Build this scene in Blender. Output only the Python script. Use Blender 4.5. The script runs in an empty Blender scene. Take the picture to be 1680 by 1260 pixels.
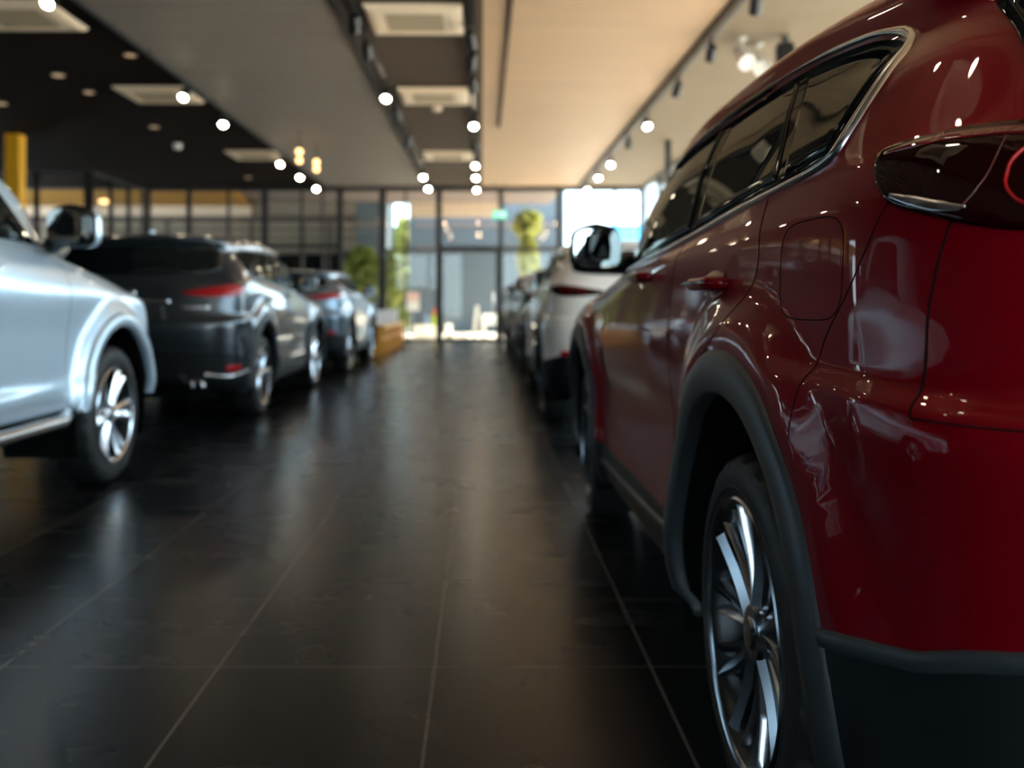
import bpy, bmesh, math, random
import numpy as np
from mathutils import Vector, Matrix
from mathutils.bvhtree import BVHTree

random.seed(7)
SC = bpy.context.scene
COL = SC.collection
PI = math.pi
CAM_H = 1.01
FPX = 1560.0

# ------------------------------------------------------------------ helpers
def link(o, parent=None):
    COL.objects.link(o)
    if parent is not None:
        o.parent = parent
    return o

def tag(o, label, cat, group=None):
    o['label'] = label
    o['category'] = cat
    if group:
        o['group'] = group
    return o

def thing(name, label, cat, loc=(0, 0, 0), rz=0.0, group=None):
    o = bpy.data.objects.new(name, None)
    o.empty_display_size = 0.1
    COL.objects.link(o)
    o.location = loc
    o.rotation_euler = (0, 0, rz)
    return tag(o, label, cat, group)

def structure(o):
    o['kind'] = 'structure'
    return o

class MB:
    """collects shapes and links them as one mesh"""
    def __init__(self):
        self.v = []; self.f = []; self.mi = []
    def add(self, verts, faces, m=0, flip=False):
        b = len(self.v)
        self.v += [tuple(p) for p in verts]
        for f in faces:
            f = [b + i for i in f]
            if flip:
                f = f[::-1]
            self.f.append(f); self.mi.append(m)
        return self
    def box(self, x0, x1, y0, y1, z0, z1, m=0):
        v = [(x, y, z) for z in (z0, z1) for y in (y0, y1) for x in (x0, x1)]
        f = [(0, 2, 3, 1), (4, 5, 7, 6), (0, 1, 5, 4), (2, 6, 7, 3), (0, 4, 6, 2), (1, 3, 7, 5)]
        return self.add(v, f, m)
    def lathe(self, prof, n=32, axis='x', c=(0, 0, 0), m=0, mod=None, close=False):
        """prof = [(along, radius)], revolved about an axis through c"""
        b = []
        for k, (a, r) in enumerate(prof):
            for i in range(n):
                t = 2 * PI * i / n
                rr = mod(k, i, r) if mod else r
                p = (a, rr * math.cos(t), rr * math.sin(t))
                if axis == 'z':
                    p = (rr * math.cos(t), rr * math.sin(t), a)
                elif axis == 'y':
                    p = (rr * math.sin(t), a, rr * math.cos(t))
                b.append((p[0] + c[0], p[1] + c[1], p[2] + c[2]))
        f = []
        K = len(prof)
        for k in range(K if close else K - 1):
            k2 = (k + 1) % K
            for i in range(n):
                j = (i + 1) % n
                f.append((k * n + i, k * n + j, k2 * n + j, k2 * n + i))
        return self.add(b, f, m)
    def disc(self, a, r, n=32, axis='x', c=(0, 0, 0), m=0):
        return self.lathe([(a, r), (a, r * 0.001)], n, axis, c, m)
    def tube(self, pts, r, n=10, m=0, closed=False, rx=None):
        pts = [Vector(p) for p in pts]
        N = len(pts)
        up = Vector((0, 0, 1))
        V = []
        for i, p in enumerate(pts):
            if closed:
                t = pts[(i + 1) % N] - pts[i - 1]
            else:
                t = pts[min(i + 1, N - 1)] - pts[max(i - 1, 0)]
            t.normalize()
            u = up if abs(t.dot(up)) < 0.95 else Vector((1, 0, 0))
            s = t.cross(u).normalized(); w = s.cross(t).normalized()
            ri = r[i] if hasattr(r, '__len__') else r
            for k in range(n):
                a = 2 * PI * k / n
                V.append(p + s * (math.cos(a) * (rx if rx else ri)) + w * (math.sin(a) * ri))
        F = []
        for i in range(N if closed else N - 1):
            i2 = (i + 1) % N
            for k in range(n):
                k2 = (k + 1) % n
                F.append((i * n + k, i * n + k2, i2 * n + k2, i2 * n + k))
        if not closed:
            F.append(tuple(range(n))[::-1])
            F.append(tuple((N - 1) * n + k for k in range(n)))
        return self.add(V, F, m)
    def superell(self, c, r, e=3.0, nu=28, nv=16, m=0):
        def sp(x):
            return math.copysign(abs(x) ** (2.0 / e), x)
        V = []; F = []
        for j in range(nv + 1):
            ph = -PI / 2 + PI * j / nv
            for i in range(nu):
                th = 2 * PI * i / nu
                V.append((c[0] + r[0] * sp(math.cos(ph)) * sp(math.cos(th)),
                          c[1] + r[1] * sp(math.cos(ph)) * sp(math.sin(th)),
                          c[2] + r[2] * sp(math.sin(ph))))
        for j in range(nv):
            for i in range(nu):
                i2 = (i + 1) % nu
                F.append((j * nu + i, j * nu + i2, (j + 1) * nu + i2, (j + 1) * nu + i))
        return self.add(V, F, m)
    def mirror(self):
        o = MB()
        o.v = [(-x, y, z) for x, y, z in self.v]
        o.f = [f[::-1] for f in self.f]
        o.mi = list(self.mi)
        return o
    def moved(self, d, rz=0.0):
        c, s = math.cos(rz), math.sin(rz)
        o = MB()
        o.v = [(x * c - y * s + d[0], x * s + y * c + d[1], z + d[2]) for x, y, z in self.v]
        o.f = list(self.f); o.mi = list(self.mi)
        return o
    def build(self, name, mats, parent=None, smooth=False, fix=False, auto=None):
        me = bpy.data.meshes.new(name)
        me.from_pydata([tuple(map(float, p)) for p in self.v], [], self.f)
        if not isinstance(mats, (list, tuple)):
            mats = [mats]
        for m in mats:
            me.materials.append(m)
        me.polygons.foreach_set('material_index', self.mi)
        if fix:
            bm = bmesh.new(); bm.from_mesh(me)
            bmesh.ops.remove_doubles(bm, verts=bm.verts, dist=1e-5)
            bmesh.ops.recalc_face_normals(bm, faces=bm.faces)
            bm.to_mesh(me); bm.free()
        if smooth:
            me.polygons.foreach_set('use_smooth', [True] * len(me.polygons))
            if auto:
                me.set_sharp_from_angle(angle=math.radians(auto))
        me.update()
        o = bpy.data.objects.new(name, me)
        return link(o, parent)

def copy_tree(o, parent=None):
    c = o.copy(); COL.objects.link(c)
    if parent is not None:
        c.parent = parent
    for ch in list(o.children):
        copy_tree(ch, c)
    return c

# ------------------------------------------------------------------ materials
def nmat(name):
    m = bpy.data.materials.new(name); m.use_nodes = True
    nt = m.node_tree
    return m, nt, nt.nodes['Principled BSDF']

def mat(name, col, rough=0.5, metal=0.0, coat=0.0, coat_r=0.03, spec=0.5, emit=None, es=0.0):
    m, nt, b = nmat(name)
    b.inputs['Base Color'].default_value = (*col, 1)
    b.inputs['Roughness'].default_value = rough
    b.inputs['Metallic'].default_value = metal
    b.inputs['Coat Weight'].default_value = coat
    b.inputs['Coat Roughness'].default_value = coat_r
    b.inputs['Specular IOR Level'].default_value = spec
    if emit:
        b.inputs['Emission Color'].default_value = (*emit, 1)
        b.inputs['Emission Strength'].default_value = es
    return m

def noisy(name, c1, c2, scale=5.0, rough=0.6, stretch=(1, 1, 1), bump=0.0, spec=0.5, detail=4.0):
    m, nt, b = nmat(name)
    tc = nt.nodes.new('ShaderNodeTexCoord')
    mp = nt.nodes.new('ShaderNodeMapping'); mp.inputs['Scale'].default_value = stretch
    nz = nt.nodes.new('ShaderNodeTexNoise'); nz.inputs['Scale'].default_value = scale
    nz.inputs['Detail'].default_value = detail
    mx = nt.nodes.new('ShaderNodeMix'); mx.data_type = 'RGBA'
    mx.inputs['A'].default_value = (*c1, 1); mx.inputs['B'].default_value = (*c2, 1)
    L = nt.links.new
    L(tc.outputs['Object'], mp.inputs['Vector']); L(mp.outputs['Vector'], nz.inputs['Vector'])
    L(nz.outputs['Fac'], mx.inputs['Factor']); L(mx.outputs['Result'], b.inputs['Base Color'])
    b.inputs['Roughness'].default_value = rough
    b.inputs['Specular IOR Level'].default_value = spec
    if bump:
        bp = nt.nodes.new('ShaderNodeBump'); bp.inputs['Strength'].default_value = bump
        bp.inputs['Distance'].default_value = 0.02
        L(nz.outputs['Fac'], bp.inputs['Height']); L(bp.outputs['Normal'], b.inputs['Normal'])
    return m

def paint(name, col, metal=0.5, rough=0.28, flake=0.25, edge=None, coat=1.0):
    m, nt, b = nmat(name)
    L = nt.links.new
    tc = nt.nodes.new('ShaderNodeTexCoord')
    vo = nt.nodes.new('ShaderNodeTexNoise'); vo.inputs['Scale'].default_value = 900
    mx = nt.nodes.new('ShaderNodeMix'); mx.data_type = 'RGBA'
    mx.inputs['A'].default_value = (*[c * (1 - flake) for c in col], 1)
    mx.inputs['B'].default_value = (*[min(1, c * (1 + flake)) for c in col], 1)
    L(tc.outputs['Object'], vo.inputs['Vector']); L(vo.outputs['Fac'], mx.inputs['Factor'])
    L(mx.outputs['Result'], b.inputs['Base Color'])
    b.inputs['Metallic'].default_value = metal
    b.inputs['Roughness'].default_value = rough
    b.inputs['Coat Weight'].default_value = coat
    b.inputs['Specular IOR Level'].default_value = 0.5 if metal > .4 else 0.08
    if edge:
        b.inputs['Specular Tint'].default_value = (*edge, 1)
    b.inputs['Coat Roughness'].default_value = 0.015
    b.inputs['Coat IOR'].default_value = 1.42
    return m

def pane_glass(name, tint=(0.9, 0.95, 0.95), f0=0.06):
    m = bpy.data.materials.new(name); m.use_nodes = True
    nt = m.node_tree; nt.nodes.clear(); L = nt.links.new
    out = nt.nodes.new('ShaderNodeOutputMaterial')
    tr = nt.nodes.new('ShaderNodeBsdfTransparent'); tr.inputs['Color'].default_value = (*tint, 1)
    gl = nt.nodes.new('ShaderNodeBsdfGlossy'); gl.inputs['Roughness'].default_value = 0.0
    lw = nt.nodes.new('ShaderNodeLayerWeight'); lw.inputs['Blend'].default_value = 0.5
    pw = nt.nodes.new('ShaderNodeMath'); pw.operation = 'POWER'; pw.inputs[1].default_value = 4.0
    ma = nt.nodes.new('ShaderNodeMath'); ma.operation = 'MULTIPLY_ADD'
    ma.inputs[1].default_value = 0.8; ma.inputs[2].default_value = f0; ma.use_clamp = True
    mix = nt.nodes.new('ShaderNodeMixShader')
    L(lw.outputs['Facing'], pw.inputs[0]); L(pw.outputs[0], ma.inputs[0]); L(ma.outputs[0], mix.inputs['Fac'])
    L(tr.outputs[0], mix.inputs[1]); L(gl.outputs[0], mix.inputs[2]); L(mix.outputs[0], out.inputs['Surface'])
    return m

def dark_glass(name, col, f0=0.035, f1=0.26):
    """tinted glass: dark body under a thin clear reflection"""
    m = bpy.data.materials.new(name); m.use_nodes = True
    nt = m.node_tree; nt.nodes.clear(); L = nt.links.new
    out = nt.nodes.new('ShaderNodeOutputMaterial')
    df = nt.nodes.new('ShaderNodeBsdfDiffuse'); df.inputs['Color'].default_value = (*col, 1)
    gl = nt.nodes.new('ShaderNodeBsdfGlossy'); gl.inputs['Roughness'].default_value = 0.01
    gl.inputs['Color'].default_value = (0.93, 1.0, 0.98, 1)
    lw = nt.nodes.new('ShaderNodeLayerWeight'); lw.inputs['Blend'].default_value = 0.5
    pw = nt.nodes.new('ShaderNodeMath'); pw.operation = 'POWER'; pw.inputs[1].default_value = 4.0
    ma = nt.nodes.new('ShaderNodeMath'); ma.operation = 'MULTIPLY_ADD'
    ma.inputs[1].default_value = f1; ma.inputs[2].default_value = f0; ma.use_clamp = True
    mix = nt.nodes.new('ShaderNodeMixShader')
    L(lw.outputs['Facing'], pw.inputs[0]); L(pw.outputs[0], ma.inputs[0]); L(ma.outputs[0], mix.inputs['Fac'])
    L(df.outputs[0], mix.inputs[1]); L(gl.outputs[0], mix.inputs[2]); L(mix.outputs[0], out.inputs['Surface'])
    return m

def floor_tiles(name):
    m, nt, b = nmat(name); L = nt.links.new
    tc = nt.nodes.new('ShaderNodeTexCoord')
    sep = nt.nodes.new('ShaderNodeSeparateXYZ'); L(tc.outputs['Object'], sep.inputs[0])
    def M(op, a, bb=None, c=None, clamp=False):
        n = nt.nodes.new('ShaderNodeMath'); n.operation = op; n.use_clamp = clamp
        for i, v in enumerate((a, bb, c)):
            if v is None:
                continue
            if isinstance(v, (int, float)):
                n.inputs[i].default_value = v
            else:
                L(v, n.inputs[i])
        return n.outputs[0]
    def line(coord, off, size, half):
        q = M('DIVIDE', M('SUBTRACT', coord, off), size)
        fr = M('FRACT', q)
        d = M('ABSOLUTE', M('SUBTRACT', fr, 0.5))         # 0.5 at the joint
        return M('GREATER_THAN', d, 0.5 - half / size), M('FLOOR', q)
    gx, ix = line(sep.outputs['X'], -0.13, 0.6, 0.004)
    gy, iy = line(sep.outputs['Y'], 2.64, 0.6, 0.0025)
    g = M('MAXIMUM', gx, gy)
    cb = nt.nodes.new('ShaderNodeCombineXYZ'); L(ix, cb.inputs[0]); L(iy, cb.inputs[1])
    wn = nt.nodes.new('ShaderNodeTexWhiteNoise'); L(cb.outputs[0], wn.inputs['Vector'])
    nz = nt.nodes.new('ShaderNodeTexNoise'); nz.inputs['Scale'].default_value = 3.0; nz.inputs['Detail'].default_value = 8
    L(tc.outputs['Object'], nz.inputs['Vector'])
    sm = nt.nodes.new('ShaderNodeTexNoise'); sm.inputs['Scale'].default_value = 1.3; sm.inputs['Detail'].default_value = 5
    mp = nt.nodes.new('ShaderNodeMapping'); mp.inputs['Scale'].default_value = (1.0, 3.5, 1)
    L(tc.outputs['Object'], mp.inputs[0]); L(mp.outputs[0], sm.inputs['Vector'])
    base = nt.nodes.new('ShaderNodeMix'); base.data_type = 'RGBA'
    base.inputs['A'].default_value = (0.005, 0.0055, 0.0065, 1); base.inputs['B'].default_value = (0.013, 0.0135, 0.015, 1)
    f = M('ADD', M('MULTIPLY', wn.outputs['Value'], 0.4), M('MULTIPLY', nz.outputs['Fac'], 0.6))
    L(f, base.inputs['Factor'])
    # worn, smeared marks
    mark = M('MULTIPLY', M('SUBTRACT', sm.outputs['Fac'], 0.60, None, True), 2.0, None, True)
    dusty = nt.nodes.new('ShaderNodeMix'); dusty.data_type = 'RGBA'
    dusty.inputs['B'].default_value = (0.075, 0.080, 0.088, 1)
    L(mark, dusty.inputs['Factor']); L(base.outputs['Result'], dusty.inputs['A'])
    fin = nt.nodes.new('ShaderNodeMix'); fin.data_type = 'RGBA'
    fin.inputs['B'].default_value = (0.125, 0.108, 0.095, 1)
    L(g, fin.inputs['Factor']); L(dusty.outputs['Result'], fin.inputs['A'])
    L(fin.outputs['Result'], b.inputs['Base Color'])
    r = M('ADD', M('MULTIPLY', nz.outputs['Fac'], 0.03), M('MULTIPLY', mark, 0.06))
    L(M('ADD', r, 0.255), b.inputs['Roughness'])
    b.inputs['Specular IOR Level'].default_value = 0.23
    bp = nt.nodes.new('ShaderNodeBump'); bp.inputs['Strength'].default_value = 0.04; bp.inputs['Distance'].default_value = 0.004
    n2 = nt.nodes.new('ShaderNodeTexNoise'); n2.inputs['Scale'].default_value = 22; n2.inputs['Detail'].default_value = 6
    L(tc.outputs['Object'], n2.inputs['Vector']); L(n2.outputs['Fac'], bp.inputs['Height'])
    L(bp.outputs['Normal'], b.inputs['Normal'])
    return m

M_ = {}
M_['red'] = paint('red_paint', (0.165, 0.001, 0.0055), 0.12, 0.40, .2, (1.0, .03, .05), .62)
M_['silver'] = paint('silver_paint', (0.60, 0.75, 0.88), 0.5, 0.30, 0.06)
M_['grey'] = paint('grey_paint', (0.068, 0.080, 0.092), 0.8, 0.28)
M_['blue'] = paint('blue_grey_paint', (0.14, 0.20, 0.26), 0.7, 0.28)
M_['white'] = paint('white_paint', (0.93, 0.89, 0.83), 0.0, 0.35, 0.02)
M_['black'] = paint('black_paint', (0.012, 0.013, 0.016), 0.3, 0.25)
M_['pearl'] = paint('pearl_paint', (0.14, 0.14, 0.15), 0.5, 0.3)
M_['arch'] = noisy('arch_plastic', (0.024, 0.030, 0.035), (0.031, 0.037, 0.043), 60, 0.45, spec=0.5)
M_['clad'] = noisy('grey_black_plastic', (0.007, 0.009, 0.011), (0.010, 0.012, 0.014), 60, 0.42, spec=0.3)
M_['darkplastic'] = mat('dark_plastic', (0.010, 0.011, 0.012), 0.5)
M_['gloss_black'] = dark_glass('gloss_black', (0.005, 0.005, 0.006), .03, .16)
M_['tint'] = dark_glass('tinted_glass', (0.004, 0.006, 0.007), .04, .24)
M_['chrome'] = mat('chrome', (0.80, 0.81, 0.83), 0.09, 1.0)
M_['satin'] = mat('satin_chrome', (0.62, 0.62, 0.64), 0.24, 1.0)
M_['sill'] = mat('sill_metal', (0.030, 0.036, 0.042), 0.38, 0.0, spec=0.15)
M_['rim_dark'] = mat('gunmetal_rim', (0.40, 0.42, 0.45), 0.20, 1.0)
M_['rim_silver'] = mat('silver_rim', (0.75, 0.78, 0.82), 0.18, 1.0)
M_['barrel'] = mat('dark_barrel', (0.03, 0.032, 0.035), 0.35, 0.7)
M_['rubber'] = noisy('tyre_rubber', (0.012, 0.013, 0.014), (0.020, 0.021, 0.022), 40, 0.55, spec=0.4)
M_['liner'] = mat('wheel_liner', (0.004, 0.004, 0.004), 0.9, spec=0.1)
M_['lens'] = mat('red_lens', (0.012, 0.0006, 0.001), 0.03, spec=0.28)
M_['lens_bright'] = mat('bright_red_lens', (0.42, 0.006, 0.008), 0.15, coat=.3, coat_r=0.02, spec=.2)
M_['lens_top'] = mat('dark_red_lens', (0.13, 0.004, 0.008), 0.05, coat=1.0)
M_['seam'] = mat('panel_gap', (0.012, 0.003, 0.003), 0.8, spec=0.1)
M_['mirror'] = mat('mirror_glass', (0.86, 0.92, 0.92), 0.02, 1.0)
M_['plate'] = mat('number_plate_recess', (0.02, 0.02, 0.02), 0.4)

# ------------------------------------------------------------------ car bodies
def pchip(x, y, xs):
    x = np.asarray(x, float); y = np.asarray(y, float); xs = np.asarray(xs, float)
    one = y.ndim == 1
    if one:
        y = y[:, None]
    n = len(x)
    h = np.diff(x)[:, None]; d = np.diff(y, axis=0) / h
    m = np.zeros_like(y)
    if n == 2:
        m[:] = d[0]
    else:
        w1 = 2 * h[1:] + h[:-1]; w2 = h[1:] + 2 * h[:-1]
        same = d[:-1] * d[1:] > 0
        den = np.where(same, w1 / np.where(d[:-1] == 0, 1, d[:-1]) + w2 / np.where(d[1:] == 0, 1, d[1:]), 1)
        m[1:-1] = np.where(same, (w1 + w2) / den, 0)
        m[0] = d[0]; m[-1] = d[-1]
    i = np.clip(np.searchsorted(x, xs) - 1, 0, n - 2)
    hh = h[i]; t = ((np.clip(xs, x[0], x[-1]) - x[i])[:, None]) / hh
    h00 = 2 * t**3 - 3 * t**2 + 1; h10 = t**3 - 2 * t**2 + t; h01 = -2 * t**3 + 3 * t**2; h11 = t**3 - t**2
    r = h00 * y[i] + h10 * hh * m[i] + h01 * y[i + 1] + h11 * hh * m[i + 1]
    return r[:, 0] if one else r

def resample(p, fr):
    p = np.asarray(p, float)
    s = np.concatenate([[0], np.cumsum(np.linalg.norm(np.diff(p, axis=0), axis=1))])
    if s[-1] < 1e-9:
        return np.repeat(p[:1], len(fr), axis=0)
    return np.stack([np.interp(np.asarray(fr) * s[-1], s, p[:, k]) for k in range(p.shape[1])], 1)

def contour(lv, nr, ns, nf):
    wu = np.array(lv['w'], float); zu = np.array(lv['z'], float)
    W = lambda u: pchip(wu[:, 0], wu[:, 1], u) if len(wu) > 1 else np.full(len(u), wu[0, 1])
    Z = lambda u: pchip(zu[:, 0], zu[:, 1], u) if len(zu) > 1 else np.full(len(u), zu[0, 1])
    ur, zr, Lr, pr = lv['r']; uf, zf, Lf, pf = lv['f']
    th = np.linspace(0, PI / 2, 400)
    def end(u0, L, n, z0, sgn):
        c = np.cos(th) ** (2.0 / n); s = np.sin(th) ** (2.0 / n)
        u = u0 + sgn * L * (1 - c)
        w = W(u) * s
        z = z0 + (Z(u) - z0) * s**2
        return np.stack([w, u, z], 1)
    R = resample(end(ur, Lr, pr, zr, 1), np.linspace(0, 1, nr))
    F = resample(end(uf, Lf, pf, zf, -1), np.linspace(0, 1, nf))[::-1]
    us = np.linspace(ur + Lr, uf - Lf, ns + 2)[1:-1]
    S = np.stack([W(us), us, Z(us)], 1)
    return np.concatenate([R, S, F], 0)

def loft(levels, nr, ns, nf, sub):
    C = np.stack([contour(l, nr, ns, nf) for l in levels])       # K,T,3
    K, T, _ = C.shape
    rows = []; mark = [0]
    fr = []
    for k in range(K - 1):
        n = sub[k] if hasattr(sub, '__len__') else sub
        fr += [k + i / n for i in range(n)]
        mark.append(mark[-1] + n)
    fr.append(K - 1)
    fr = np.array(fr)
    out = np.zeros((len(fr), T, 3))
    for t in range(T):
        P = C[:, t]
        d = np.linalg.norm(np.diff(P, axis=0), axis=1)
        s = np.concatenate([[0], np.cumsum(np.maximum(d, 1e-4) ** 0.6)])
        k = np.minimum(fr.astype(int), K - 2); f = fr - k
        out[:, t] = pchip(s, P, s[k] + f * (s[k + 1] - s[k]))
    return out, mark

def sstep(a, b, x):
    t = np.clip((x - a) / (b - a), 0, 1)
    return t * t * (3 - 2 * t)

class Body:
    def __init__(self, levels, wheels, arch_r, flare, flare_amp, res=(30, 150, 24), sub=6, extra=None):
        G, mark = loft(levels, *res, sub)
        w, u, z = G[..., 0], G[..., 1], G[..., 2]
        side = np.clip(w / 0.8, 0, 1) ** 6
        for uc, zc in wheels:
            r = np.hypot(u - uc, z - zc)
            amp = flare_amp * (1 - sstep(flare[0], flare[1], r)) * side
            G[..., 0] = G[..., 0] + amp * (z > -1)
        if extra:
            extra(G)
        self.G, self.mark, self.wheels, self.arch_r = G, mark, wheels, arch_r
        R, T, _ = G.shape
        v = G.reshape(-1, 3)
        f = [(i * T + j, i * T + j + 1, (i + 1) * T + j + 1, (i + 1) * T + j) for i in range(R - 1) for j in range(T - 1)]
        self.bvh = BVHTree.FromPolygons([tuple(p) for p in v], f)
        self.umin, self.umax = float(u.min()), float(u.max())
    def shell(self, row0, row1):
        """both halves of the skin between two rows, wheel openings left out"""
        G = self.G.copy(); R, T, _ = G.shape
        keep = []
        cut_v = np.zeros((R, T), int); kept_v = np.zeros((R, T), int)
        cen = (G[:-1, :-1] + G[1:, :-1] + G[:-1, 1:] + G[1:, 1:]) / 4
        ok = np.ones((R - 1, T - 1), bool)
        for uc, zc in self.wheels:
            r = np.hypot(cen[..., 1] - uc, cen[..., 2] - zc)
            ok &= ~((r < self.arch_r) & (cen[..., 0] > 0.55))
        for a in (0, 1):
            for b in (0, 1):
                kept_v[a:R - 1 + a, b:T - 1 + b] |= ok
                cut_v[a:R - 1 + a, b:T - 1 + b] |= ~ok
        bd = (kept_v & cut_v).astype(bool)
        for uc, zc in self.wheels:
            du = G[..., 1] - uc; dz = G[..., 2] - zc; r = np.hypot(du, dz)
            near = bd & (r < self.arch_r + 0.12) & (r > 0.05)
            k = np.where(near, self.arch_r / np.maximum(r, 1e-6), 1)
            G[..., 1] = np.where(near, uc + du * k, G[..., 1]); G[..., 2] = np.where(near, zc + dz * k, G[..., 2])
        mb = MB()
        sub = G[row0:row1 + 1]
        n = sub.shape[0]
        F = [(i * T + j, i * T + j + 1, (i + 1) * T + j + 1, (i + 1) * T + j) for i in range(n - 1) for j in range(T - 1) if ok[row0 + i, j]]
        mb.add(sub.reshape(-1, 3), F)
        mb.add([(-x, y, zz) for x, y, zz in sub.reshape(-1, 3)], F, 0, True)
        return mb
    # -- shooting on to the skin; results are on the right-hand (+x) half
    def side(self, u, z):
        h = self.bvh.ray_cast(Vector((2.5, u, z)), Vector((-1, 0, 0)))
        if h[0] is None:
            h = self.bvh.find_nearest(Vector((1.0, u, z)))
        n = h[1]
        return h[0], (n if n.x >= 0 else -n)
    def corner(self, phi, z, c=(0.35, -0.35)):
        d = Vector((math.cos(math.radians(phi)), -math.sin(math.radians(phi)), 0))
        o = Vector((c[0], c[1], z)) + d * 2.5
        h = self.bvh.ray_cast(o, -d)
        if h[0] is None:
            h = self.bvh.find_nearest(o - d * 1.9)
        n = h[1]
        return h[0], (n if n.dot(d) >= 0 else -n)
    def front(self, x, z):
        h = self.bvh.ray_cast(Vector((x, 8, z)), Vector((0, -1, 0)))
        if h[0] is None:
            h = self.bvh.find_nearest(Vector((x, self.umax, z)))
        n = h[1]
        return h[0], (n if n.y >= 0 else -n)
    def rear(self, x, z):
        x = max(abs(x), 1e-4) if x >= 0 else x
        h = self.bvh.ray_cast(Vector((abs(x), -3, z)), Vector((0, 1, 0)))
        if h[0] is None:
            h = self.bvh.find_nearest(Vector((abs(x), self.umin, z)))
        p, n = h[0].copy(), h[1].copy()
        if n.y > 0:
            n = -n
        if x < 0:
            p.x = -p.x; n.x = -n.x
        return p, n

def spl(pts, n):
    """smooth curve through 2D points"""
    pts = np.asarray(pts, float)
    s = np.concatenate([[0], np.cumsum(np.linalg.norm(np.diff(pts, axis=0), axis=1))])
    return pchip(s, pts, np.linspace(0, s[-1], n))

def strip_patch(shoot, low, high, off=0.004, n=60, m=10, sink=0.012, straight=False):
    """a thin shell lying on the skin between two lines given in the shooting plane"""
    lo = resample(low, np.linspace(0, 1, n)) if straight else spl(low, n)
    hi = resample(high, np.linspace(0, 1, n)) if straight else spl(high, n)
    V = []
    for i in range(-1, m + 2):
        for j in range(-1, n + 1):
            f = min(max(i / m, 0), 1); jj = min(max(j, 0), n - 1)
            a, b = lo[jj] * (1 - f) + hi[jj] * f
            p, nn = shoot(a, b)
            edge = i < 0 or i > m or j < 0 or j >= n
            V.append(p + nn * (-sink if edge else off))
    N = n + 2; F = []
    for i in range(m + 2):
        for j in range(N - 1):
            F.append((i * N + j, i * N + j + 1, (i + 1) * N + j + 1, (i + 1) * N + j))
    mb = MB(); mb.add(V, F)
    # make it face outwards
    k = (m // 2 + 1) * N + N // 2
    a, b, c = Vector(V[k]), Vector(V[k + 1]), Vector(V[k + N])
    pn = shoot(*(lo[n // 2] * .5 + hi[n // 2] * .5))[1]
    if (b - a).cross(c - a).dot(pn) < 0:
        mb.f = [f[::-1] for f in mb.f]
    return mb

def ribbon(shoot, path, width, height, n=60, sink=0.003, straight=False, closed=False):
    p2 = resample(path, np.linspace(0, 1, n)) if straight else spl(path, n)
    P = [shoot(a, b) for a, b in p2]
    V = []; F = []
    for i in range(n):
        if closed:
            t = P[(i + 1) % (n - 1)][0] - P[(i - 1) % (n - 1)][0]
        else:
            t = P[min(i + 1, n - 1)][0] - P[max(i - 1, 0)][0]
        t.normalize(); nn = P[i][1]; s = t.cross(nn).normalized(); p = P[i][0]
        wd = width[i] if hasattr(width, '__len__') else width
        for a, h in ((-.5, -sink), (-.42, height * .8), (0, height), (.42, height * .8), (.5, -sink)):
            V.append(p + s * (a * wd) + nn * h)
    for i in range(n - 1):
        for k in range(4):
            F.append((i * 5 + k, i * 5 + k + 1, (i + 1) * 5 + k + 1, (i + 1) * 5 + k))
    mb = MB(); mb.add(V, F); return mb

def sided(mb, s):
    return mb if s > 0 else mb.mirror()

# ------------------------------------------------------------------ wheels
def tyre_mb(R, rin, width=0.225, n=144, notch=True):
    h = R - rin
    prof = [(-0.014, rin - .004), (-0.004, rin + .10 * h), (0.0, rin + .40 * h), (-0.003, rin + .62 * h), (-0.010, rin + .80 * h),
            (-0.022, R - .010), (-0.040, R - .003), (-width / 2, R), (-width + .04, R - .003), (-width + .022, R - .010),
            (-width + .003, rin + .62 * h), (-width, rin + .40 * h), (-width + .014, rin - .004)]
    def mod(k, i, r):
        if notch and k in (4, 5, 6, 8, 9) and i % 6 < 2:
            return r - (0.009 if k != 4 else 0.003)
        return r
    mb = MB(); mb.lathe(prof, n, 'x', mod=mod)
    # raised moulding lines on the side wall
    mb.lathe([(-.002, rin + .20 * h), (.002, rin + .22 * h), (.002, rin + .24 * h), (-.002, rin + .27 * h)], n, 'x')
    return mb

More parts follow.
